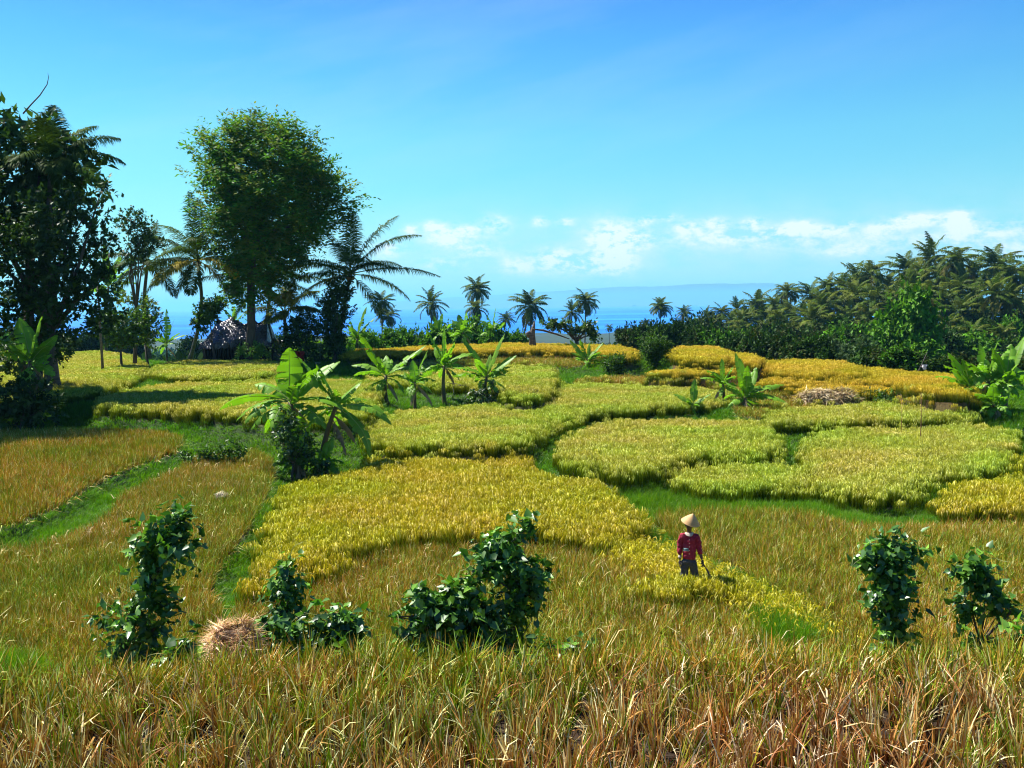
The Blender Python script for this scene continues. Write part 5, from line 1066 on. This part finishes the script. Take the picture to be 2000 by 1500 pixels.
# ------------------------------------------------------------------ shelter under black plastic sheeting
def shelter():
    Yd = 82.0; a = at(403, 694, Yd); b = at(545, 694, Yd); gz = float(ground_z((a[0]+b[0])/2, Yd))
    root = empty('plastic_covered_shelter', ((a[0]+b[0])/2, Yd, gz), 'low hut covered with crumpled shiny black plastic behind the big tree trunk', 'shelter')
    hwid = (b[0]-a[0])/2; top = at(470, 626, Yd)[2]-gz; eave = at(430, 672, Yd)[2]-gz
    r = np.random.default_rng(8); nu, nv = 90, 50; U, V = np.meshgrid(np.linspace(-1, 1, nu), np.linspace(-1, 1, nv))
    ridge_z = top-.15*np.abs(U)**3-.12*np.sin(U*5); halfw = hwid*np.interp(np.abs(V), [0, .35, 1], [.80, .84, 1.03])
    Zr = ridge_z-(ridge_z-eave)*np.clip(np.abs(V)-.12, 0, 1)**1.15/.88**1.15
    Zr -= np.clip(np.abs(U)-.86, 0, 1)/.14*(Zr-eave)*.85
    X_ = halfw*U; Y_ = 1.9*V
    h = np.zeros(U.shape)
    for k in range(26):                                      # sharp random folds
        th = r.uniform(0, math.pi); f = r.uniform(2.0, 9.0); ph = r.uniform(0, 6.28)
        h += (np.abs(((X_*math.cos(th)+Y_*math.sin(th))*f/3.2+ph+.6*np.sin(X_*1.3+k)) % 2-1)-.5)*.60/f**.5
    Zr = Zr+h*.42; Y_ = Y_-h*.5*np.sign(V+.01); X_ = X_+h*.15
    low = (np.abs(V) > .93); Zr = np.where(low, Zr-.18-.15*np.abs(np.sin(U*9)), Zr)
    mb = MB(); i = np.arange(nv-1)[:, None]*nu; j = np.arange(nu-1)[None, :]
    mb.add(np.stack([X_, Y_, Zr], -1).reshape(-1, 3), np.stack([i+j, i+j+1, i+nu+j+1, i+nu+j], -1).reshape(-1, 4))
    m = bpy.data.materials.new('black_plastic'); m.use_nodes = True; t = NT(m.node_tree); oc = t.n('ShaderNodeTexCoord').outputs['Object']
    b1 = t.n('ShaderNodeBump', {'Strength': 1.0, 'Distance': .22, 'Height': t.noise(oc, 2.6, 5, .65)})
    bs = t.n('ShaderNodeBsdfPrincipled', {'Base Color': (.045, .036, .042, 1), 'Roughness': .2, 'Specular IOR Level': 1.0}); t.t.links.new(b1.outputs[0], bs.inputs['Normal'])
    t.t.links.new(bs.outputs[0], t.n('ShaderNodeOutputMaterial').inputs[0])
    obj('plastic_sheet', mb.mesh('plastic_sheet', m), root)
    wm = MB()
    for sx in (-1, 1):
        for sy in (-1, 1): 
            pm = MB(); tube(pm, [(sx*hwid*.9, sy*1.5, -.1), (sx*hwid*.88, sy*1.5, eave+.2)], [.07, .06], 7, (1, 1, 1)); obj('post', pm.mesh('shelter_post', m_bark, True), root)
    for k in range(26):                                      # sticks and dark wattle closing the sides
        x = -hwid*.92+k*hwid*1.84/25; tube(wm, [(x, -1.35, -.05), (x+r.normal(0, .06), -1.33, eave+.1)], .05+.04*r.uniform(), 5, (1, 1, 1))
    obj('wattle_wall', wm.mesh('wattle_wall', mat_solid('dark_wattle', (.045, .032, .024), .9, (.02, .014, .01), nscale=8)), root)
    bk = MB(); 
    q = [(-hwid*.93, -1.22, -.05), (hwid*.93, -1.22, -.05), (hwid*.93, 1.4, -.05), (-hwid*.93, 1.4, -.05)]; q2 = [(x, y, eave+.1) for x, y, z in q]
    bk.add(q+q2, [(0, 1, 5, 4), (1, 2, 6, 5), (2, 3, 7, 6), (3, 0, 4, 7)]); obj('back_wall', bk.mesh('inner_wall', mat_solid('dark_boards', (.03, .022, .018), .9)), root)
shelter()

# ------------------------------------------------------------------ broken tree on the crest
def broken_tree():
    Yd = 84; b = at(1040, 684, Yd); b[2] = float(ground_z(b[0], b[1])); root = empty('broken_tree', b, 'grey broken trunk on the crest with its snapped top lying to the right', 'tree')
    P = lambda x, y, d=0: at(x, y, Yd+d)-b
    mb = MB(); tube(mb, [(0, 0, -.1), P(1039, 660), P(1041, 645), P(1044, 628)], [.30, .24, .20, .05], 9, (1.5, 1.4, 1.3)); tube(mb, [P(1045, 676), P(1043, 656)], [.12, .10], 7, (1.4, 1.3, 1.2))
    tube(mb, [P(1036, 648), P(1030, 652), P(1033, 660)], [.14, .20, .08], 7, (1.5, 1.4, 1.3))
    obj('trunk', mb.mesh('broken_trunk', m_palmbark, True), root)
    mb = MB(); tube(mb, [P(1040, 643, -.2), P(1060, 645), P(1085, 652), P(1112, 662, .5)], [.06, .09, .08, .04], 8, (1.4, 1.3, 1.2)); obj('fallen_top', mb.mesh('fallen_top', m_bark, True), root)
broken_tree()
tree('leaning_tree', 'tree', 'low twisted tree behind the fallen trunk, its leafy branch arching left', [(1075, 634, 16, 7), (1100, 636, 14, 8), (1118, 648, 10, 8), (1135, 645, 10, 8), (1150, 640, 14, 10), (1160, 655, 10, 12)], 86, (1128, 672), 1500, .28, .10, [(.07, .14, .02), (.10, .16, .03), (.05, .10, .015)], m_bush, 80, .2, .35, 'fold', ntips=6, shell=.3)

# ------------------------------------------------------------------ sticks, cloth and other small things
m_stick = mat_solid('stick_wood', (.30, .14, .07), .8, (.18, .08, .04)); m_white = mat_solid('white_cloth', (.75, .72, .72), .8, (.55, .5, .55)); m_red = mat_solid('red_cloth', (.42, .03, .02), .8, (.25, .015, .012))
def stick(name, label, p0, p1, rad, m, twig=None):
    p0 = np.array(p0); d = np.array(p1)-p0; root = MB(); tube(root, [(0, 0, 0), d*.5+np.array([.03, 0, 0]), d], [rad, rad*.9, rad*.5], 6)
    if twig is not None:
        for q in twig: tube(root, [d*q[0], d*q[0]+np.array(q[1])*.5, d*q[0]+np.array(q[1])], [rad*.5, rad*.4, rad*.15], 5)
    o = obj(name, root.mesh(name, m, True)); o.location = p0; return tag(o, label, 'stick')
b = unproj(1797, 850, -5.4); stick('bamboo_stick', 'thin reddish stick standing in the rounded right field', (b[0], b[1], -6.05), at(1799, 768, b[1]), .018, m_stick)
b = unproj(1760, 826, -5.1); stick('bamboo_stick', 'thin dark stick standing in the long right field', (b[0], b[1], -5.65), at(1761, 780, b[1]), .012, m_stick)
b = unproj(1810, 750, -4.7); stick('bamboo_stick', 'pale crooked stick at the jungle edge with white rags on it', (b[0], b[1]+2, -4.75), at(1811, 688, b[1]+2), .025, m_palmbark, [(.7, (.3, 0, .3)), (.5, (-.25, 0, .2))])
b = unproj(762, 720, -4.25); stick('bamboo_stick', 'thin upright stick left in the field behind the banana row', (b[0], b[1], -4.85), at(761, 672, b[1]), .015, m_palmbark)
b = unproj(887, 790, -5.4); stick('dead_branch', 'dead grey branch leaning on the step between the banana plants', (b[0], b[1]-.3, -5.45), at(884, 745, b[1]), .03, m_palmbark, [(.95, (1.2, 0, -.35)), (.9, (-.5, 0, .15)), (.8, (.9, 0, .1))])
def rag(name, label, c, w_, h_, m, cat, seed):
    r = np.random.default_rng(seed); nu, nv = 9, 8; U, V = np.meshgrid(np.linspace(-.5, .5, nu), np.linspace(0, 1, nv)); mb = MB()
    X_ = U*w_*(1-.3*V)+.06*w_*np.sin(V*9); Y_ = .18*w_*np.sin(U*11+V*3)+.05*w_*r.normal(size=U.shape); Z_ = -V*h_*(1-.25*np.abs(U))
    G = np.stack([X_, Y_, Z_], -1).reshape(-1, 3); i = np.arange(nv-1)[:, None]*nu; j = np.arange(nu-1)[None, :]; F = np.stack([i+j, i+j+1, i+nu+j+1, i+nu+j], -1).reshape(-1, 4)
    mb.add(G, F); mb.add(G+np.array([0, .02, 0]), F[:, ::-1]); o = obj(name, mb.mesh(name, m, True)); o.location = c; return tag(o, label, cat)
rag('cloth', 'small white rag hanging on the pale stick at the jungle edge', at(1806, 712, unproj(1810, 750, -4.7)[1]+1.9), .3, .3, m_white, 'cloth', 1)
rag('cloth', 'dark red cloth hanging in the shade left of the ivy covered palm', at(585, 686, 78), .75, .9, m_red, 'cloth', 2)
rag('cloth', 'white scrap lying between the trunks right of the red cloth', at(620, 708, 77.5), .5, .18, m_white, 'cloth', 3)
rag('cloth', 'white scrap at the left foot of the big banana clump at right', at(1893, 794, 47.5), .42, .2, m_white, 'cloth', 4)
# bare twig sticking out of the left trees
def twig():
    Yd = 50; pts = [(45, 222), (60, 205), (78, 186), (92, 165), (95, 150), (93, 142)]; P = np.array([at(x, y, Yd) for x, y in pts]); mb = MB(); tube(mb, P-P[0], [.04, .035, .03, .022, .014, .006], 6, (2.2, 1.9, 1.8))
    o = obj('bare_branch', mb.mesh('bare_branch', m_palmbark, True)); o.location = P[0]; tag(o, 'thin bare curved branch rising above the left trees into the sky', 'branch')
twig()
def leafless():
    Yd = 70; b = at(200, 700, Yd); b[2] = float(ground_z(b[0], b[1])); root = empty('bare_tree', b, 'thin leafless grey tree in the gap between the left trees', 'tree'); mb = MB(); r = np.random.default_rng(6)
    def grow(p, d, L, rad, dep):
        n = 4; P = [p]
        for k in range(n): d = norm(d+randn(1, r)[0]*.22+np.array([0, 0, .05])); P.append(P[-1]+d*L/n)
        tube(mb, P, np.linspace(rad, rad*.5, n+1), 5, (1.6, 1.5, 1.5), cap=False)
        if dep > 0:
            for q in range(3): grow(P[r.integers(2, n+1)], norm(d+randn(1, r)[0]*.9), L*.62, rad*.5, dep-1)
    top = at(185, 470, Yd)-b
    tube(mb, [(0, 0, 0), top*.4, top*.7], [.10, .08, .06], 6, (1.5, 1.4, 1.4)); 
    for q in range(5): grow(top*.7, norm(np.array([r.normal(0, .5), r.normal(0, .5), 1.])), 2.4, .045, 3)
    obj('trunk', mb.mesh('bare_trunk', m_palmbark), root)
leafless()
# ------------------------------------------------------------------ the farmer
def skin_mesh(name, nodes, edges, mat, sub=2, parent=None, root_i=0):
    """nodes: (x, y, z, rx, ry); one smooth surface grown along the skeleton"""
    me = bpy.data.meshes.new(name); me.from_pydata([n[:3] for n in nodes], edges, []); o = obj(name, me, parent)
    md = o.modifiers.new('skin', 'SKIN'); md.use_smooth_shade = True; md.branch_smoothing = .3
    for i, n in enumerate(nodes):
        sv = me.skin_vertices[0].data[i]; sv.radius = (n[3], n[4] if len(n) > 4 else n[3]); sv.use_root = (i == root_i)
    s = o.modifiers.new('sub', 'SUBSURF'); s.levels = sub; s.render_levels = sub
    me.materials.append(mat); return o
def person():
    Yd = unproj(1346, 1120, -5.55)[1]; b = at(1346, 1120, Yd); gz = float(ground_z(b[0], Yd))
    topz = at(1343, 1005, Yd)[2]; s = (topz-gz)/1.84; b[2] = gz
    root = empty('person', b, 'farmer in a red shirt and cone hat standing in the rice, sickle in one hand', 'person', None, R_(-14), s)
    m_skin = mat_solid('brown_skin', (.13, .065, .04), .6, (.10, .05, .03)); m_shirt = mat_solid('red_shirt', (.36, .022, .045), .85, (.22, .012, .03), nscale=5, bump=.012)
    m_tr = mat_solid('grey_trousers', (.085, .08, .075), .9, (.05, .045, .045), nscale=4, bump=.015); m_gl = mat_solid('dark_glove', (.06, .045, .045), .9, (.03, .022, .022)); m_hat = mat_solid('woven_straw', (.58, .36, .15), .7, (.46, .27, .10), nscale=3, stretch=(1, 1, 8), bump=.004)
    m_col = mat_solid('pale_collar', (.55, .46, .36), .8); m_pat = mat_solid('grey_patch', (.14, .22, .22), .8); m_steel = mat_solid('sickle_steel', (.12, .09, .08), .5, (.07, .05, .04)); m_wood = mat_solid('handle_wood', (.12, .07, .04), .7)
    # the figure faces -Y (towards the camera), its right hand is at -X
    N = [(0, 0, .90, .125, .10), (0, .005, 1.05, .115, .085), (0, .01, 1.20, .135, .095), (0, .01, 1.34, .14, .09), (0, 0, 1.44, .055, .055), (0, -.015, 1.50, .048, .05), (0, -.03, 1.56, .062, .075), (0, -.03, 1.635, .078, .09), (0, -.015, 1.69, .06, .07),
         (-.15, .01, 1.37, .058, .058), (-.182, .02, 1.22, .046, .046), (-.195, .015, 1.09, .040, .040), (-.192, -.02, .96, .032, .034), (-.188, -.045, .86, .026, .028),
         (.15, .01, 1.37, .058, .058), (.185, .02, 1.22, .046, .046), (.208, .01, 1.10, .040, .040), (.245, -.03, .98, .032, .034), (.272, -.055, .89, .026, .028),
         (-.09, 0, .82, .085, .085), (-.10, -.02, .64, .07, .07), (-.10, -.03, .48, .052, .055), (-.105, .0, .28, .046, .05), (-.105, .02, .09, .034, .036), (-.105, -.04, .04, .038, .034), (-.11, -.14, .03, .034, .024),
         (.09, 0, .82, .085, .085), (.10, .01, .64, .07, .07), (.11, .02, .48, .052, .055), (.12, .05, .28, .046, .05), (.125, .08, .09, .034, .036), (.13, .03, .04, .038, .034), (.14, -.07, .03, .034, .024)]
    E_ = [(0, 1), (1, 2), (2, 3), (3, 4), (4, 5), (5, 6), (6, 7), (7, 8), (3, 9), (9, 10), (10, 11), (11, 12), (12, 13), (3, 14), (14, 15), (15, 16), (16, 17), (17, 18), (0, 19), (19, 20), (20, 21), (21, 22), (22, 23), (23, 24), (24, 25), (0, 26), (26, 27), (27, 28), (28, 29), (29, 30), (30, 31), (31, 32)]
    body = skin_mesh('body', N, E_, m_skin, 2, root)
    # face: nose, brows, lips, ears as small shaped pieces grown from the head
    fm = MB()
    def ell(c, r_, col=(1, 1, 1), nu=10, nv=7):
        U, V = np.meshgrid(np.linspace(0, 2*math.pi, nu, endpoint=False), np.linspace(0, math.pi, nv)); G = np.stack([c[0]+r_[0]*np.cos(U)*np.sin(V), c[1]+r_[1]*np.sin(U)*np.sin(V), c[2]+r_[2]*np.cos(V)], -1).reshape(-1, 3)
        i = np.arange(nv-1)[:, None]*nu; j = np.arange(nu)[None, :]; j2 = (j+1) % nu; fm.add(G, np.stack([i+j, i+nu+j, i+nu+j2, i+j2], -1).reshape(-1, 4), col)
    ell((0, -.125, 1.60), (.013, .02, .026)); ell((0, -.112, 1.565), (.026, .012, .010)); ell((-.078, -.02, 1.61), (.012, .022, .032)); ell((.078, -.02, 1.61), (.012, .022, .032)); ell((-.03, -.108, 1.64), (.018, .012, .008)); ell((.03, -.108, 1.64), (.018, .012, .008))
    obj('face', fm.mesh('face_features', m_skin, True), root)
    hm = MB(); fm2, fm = fm, hm
    ell((-.03, -.113, 1.628), (.012, .008, .007)); ell((.03, -.113, 1.628), (.012, .008, .007)); obj('eye', hm.mesh('eyes', mat_solid('eye_dark', (.03, .02, .02), .3), True), root)
    hm = MB(); fm = hm; ell((0, 0, 1.665), (.088, .098, .06)); ell((0, .05, 1.60), (.075, .06, .075)); obj('hair', hm.mesh('short_hair', mat_solid('black_hair', (.015, .012, .012), .8), True), root)
    # shirt: one surface, slightly wider than the body, open at the hem and cuffs
    SN = [(0, 0, .86, .165, .125), (0, 0, .98, .155, .115), (0, .005, 1.12, .15, .112), (0, .01, 1.26, .165, .12), (0, .01, 1.38, .13, .10), (0, .0, 1.435, .075, .07),
          (-.152, .01, 1.38, .078, .078), (-.188, .02, 1.23, .066, .068), (-.202, .015, 1.10, .060, .062), (-.198, -.02, .965, .052, .055),
          (.152, .01, 1.38, .078, .078), (.192, .02, 1.23, .066, .068), (.215, .01, 1.10, .058, .060), (.248, -.03, .99, .050, .052)]
    SE = [(0, 1), (1, 2), (2, 3), (3, 4), (4, 5), (4, 6), (6, 7), (7, 8), (8, 9), (4, 10), (10, 11), (11, 12), (12, 13)]
    def folds(o, st, sz):                                    # creases in the cloth
        tx = bpy.data.textures.new('cloth_folds', 'CLOUDS'); tx.noise_scale = sz; md = o.modifiers.new('folds', 'DISPLACE'); md.texture = tx; md.strength = st; md.mid_level = .5
    folds(skin_mesh('shirt', SN, SE, m_shirt, 3, root), .05, .07)
    TN = [(0, 0, .93, .145, .115), (0, 0, .86, .14, .115), (-.095, -.005, .76, .10, .10), (-.105, -.02, .60, .088, .09), (-.105, -.025, .44, .08, .08), (-.11, .0, .22, .07, .075), (-.11, .015, .10, .066, .07), (.095, 0, .76, .10, .10), (.11, .01, .60, .088, .09), (.12, .02, .44, .08, .08), (.125, .05, .22, .07, .075), (.13, .07, .10, .066, .07)]
    TE = [(0, 1), (1, 2), (2, 3), (3, 4), (4, 5), (5, 6), (1, 7), (7, 8), (8, 9), (9, 10), (10, 11)]
    folds(skin_mesh('trousers', TN, TE, m_tr, 3, root), .05, .06)
    # collar: a pale folded band, wider on the lit side
    mb = MB(); th = np.linspace(0, 2*math.pi, 29)[:-1]; rows = []
    for rr, z in ((.058, 1.462), (.066, 1.458), (.085, 1.432), (.094, 1.412)):
        wv = 1+.18*np.sin(th*3)*(rr > .09); rows.append(np.stack([rr*1.15*wv*np.cos(th), rr*.95*wv*np.sin(th)-.005, z-.02*np.abs(np.sin(th*1.5))*(rr > .09)-.0*th], -1))
    G = np.concatenate(rows); i = np.arange(3)[:, None]*28; j = np.arange(28)[None, :]; j2 = (j+1) % 28; mb.add(G, np.stack([i+j, i+j2, i+28+j2, i+28+j], -1).reshape(-1, 4)); obj('collar', mb.mesh('collar', m_col, True), root)
    # button strip, chest patch
    mb = MB()
    def slab(c, w_, h_, d_, tilt=0):
        V = [(c[0]+sx*w_/2, c[1]+sy*d_/2, c[2]+sz*h_/2) for sz in (-1, 1) for sy in (-1, 1) for sx in (-1, 1)]; mb.add(V, [(0, 2, 3, 1), (4, 5, 7, 6), (0, 1, 5, 4), (2, 6, 7, 3), (0, 4, 6, 2), (1, 3, 7, 5)])
    for k in range(5): slab((.012, -.128+.004*k, 1.02+.075*k), .012, .012, .012)
    obj('button', mb.mesh('buttons', m_col), root)
    mb = MB(); slab((-.055, -.128, 1.115), .10, .055, .014); slab((-.055, -.130, 1.085), .115, .014, .016); obj('pouch', mb.mesh('chest_pouch', m_pat), root)
    # gloved hands: palm, four unequal curled fingers and a thumb, one surface each
    def hand(w_, d, side, grip):
        w_ = np.array(w_); d = norm(np.array(d)); out = np.array([side, 0, 0.]); f = norm(np.cross(d, out)); f = f if f[1] < 0 else -f
        NN = [tuple(w_-d*.02)+(.030, .030), tuple(w_+d*.035)+(.036, .022), tuple(w_+d*.075)+(.040, .020)]; EE = [(0, 1), (1, 2)]
        for k, (off, ln) in enumerate([(-.030, .062), (-.010, .072), (.010, .067), (.029, .052)]):
            base_ = w_+d*.085+f*(-off); q = len(NN); bend = -out*(.9 if grip else .35)
            p1 = base_+d*ln*.45+bend*ln*.10; p2 = p1+(d*(.3 if grip else .45)+bend*(.55 if grip else .2))*ln*.6; p3 = p2+(d*(-.2 if grip else .35)+bend*.5)*ln*.5
            NN += [tuple(base_)+(.0105, .0105), tuple(p1)+(.010, .010), tuple(p2)+(.0095, .0095), tuple(p3)+(.008, .008)]; EE += [(2, q), (q, q+1), (q+1, q+2), (q+2, q+3)]
        q = len(NN); t0 = w_+d*.03+f*.028; t1 = t0+(d*.5+f*.6-out*.4)*.045; t2 = t1+(d*.8-out*.5)*.032
        NN += [tuple(t0)+(.014, .014), tuple(t1)+(.012, .012), tuple(t2)+(.010, .010)]; EE += [(1, q), (q, q+1), (q+1, q+2)]
        return skin_mesh('glove', NN, EE, m_gl, 1, root)
    hand((-.188, -.05, .85), (0, -.15, -1), -1, False); hand((.275, -.06, .88), (.22, -.15, -1), 1, True)
    mb = MB(); tube(mb, [(-.193, -.02, .955), (-.190, -.035, .895)], [.037, .036], 10); obj('cuff', mb.mesh('pale_cuff', m_col, True), root)
    # conical hat, a thing the farmer wears; tilted a little
    hat = empty('conical_hat', (0, 0, 0), 'pale woven conical straw hat worn by the farmer', 'hat'); M = root.matrix_basis
    mb = MB(); prof = [(.003, .215), (.02, .204), (.10, .130), (.165, .055), (.196, .012), (.201, .004), (.197, -.002), (.188, .006), (.10, .115), (.003, .200)]
    nn = 40; th = np.arange(nn)/nn*2*math.pi; G = np.concatenate([np.stack([r_*np.cos(th), r_*np.sin(th), np.full(nn, z)], -1) for r_, z in prof]); L_ = len(prof); i = np.arange(L_-1)[:, None]*nn; j = np.arange(nn)[None, :]; j2 = (j+1) % nn
    mb.add(G, np.stack([i+j, i+nn+j, i+nn+j2, i+j2], -1).reshape(-1, 4)); obj('woven_cone', mb.mesh('hat_cone', m_hat, True), hat)
    mb = MB(); tube(mb, [(.199*math.cos(a), .199*math.sin(a), .004) for a in np.linspace(0, 2*math.pi, 37)], .006, 5, (1, 1, 1), cap=False); obj('rim', mb.mesh('hat_rim', m_hat, True), hat)
    hat.scale = (s,)*3; rz = R_(-14); cz = 1.672
    hat.location = (b[0]+s*(.02*math.cos(rz)), b[1]-.02*s, b[2]+cz*s); hat.rotation_euler = (R_(14), R_(15), 0)
    # sickle in the left hand
    sk = empty('sickle', (b[0]+s*(.308*math.cos(rz)-(-.10)*math.sin(rz)), b[1]+s*(.308*math.sin(rz)+(-.10)*math.cos(rz)), b[2]+.80*s), 'curved sickle held by the farmer', 'sickle', None, rz, s)
    mb = MB(); tube(mb, [(-.035, .02, .06), (.03, -.01, -.05)], [.014, .014], 8); obj('handle', mb.mesh('sickle_handle', m_wood, True), sk)
    mb = MB(); a = np.linspace(0, 1, 16); cx = .03+.085*np.sin(a*math.pi*.75); cz_ = -.05-.27*a; w_ = .020*np.sin(math.pi*(a*.85+.12))
    Tn = norm(np.stack([np.gradient(cx), np.zeros(16), np.gradient(cz_)], -1)); Sd = np.stack([Tn[:, 2], np.zeros(16), -Tn[:, 0]], -1); C_ = np.stack([cx, np.full(16, -.01), cz_], -1)
    A = C_+Sd*w_[:, None]; B = C_-Sd*w_[:, None]; G = np.concatenate([A+[0, .003, 0], B+[0, .001, 0], A-[0, .003, 0], B-[0, .001, 0]]); k = np.arange(15)[:, None]
    F = np.concatenate([k+np.array([[0, 1, 17, 16]]), k+np.array([[33, 32, 48, 49]]), k+np.array([[1, 0, 32, 33]]), k+np.array([[16, 17, 49, 48]])]); mb.add(G, F); obj('blade', mb.mesh('sickle_blade', m_steel), sk)
person()
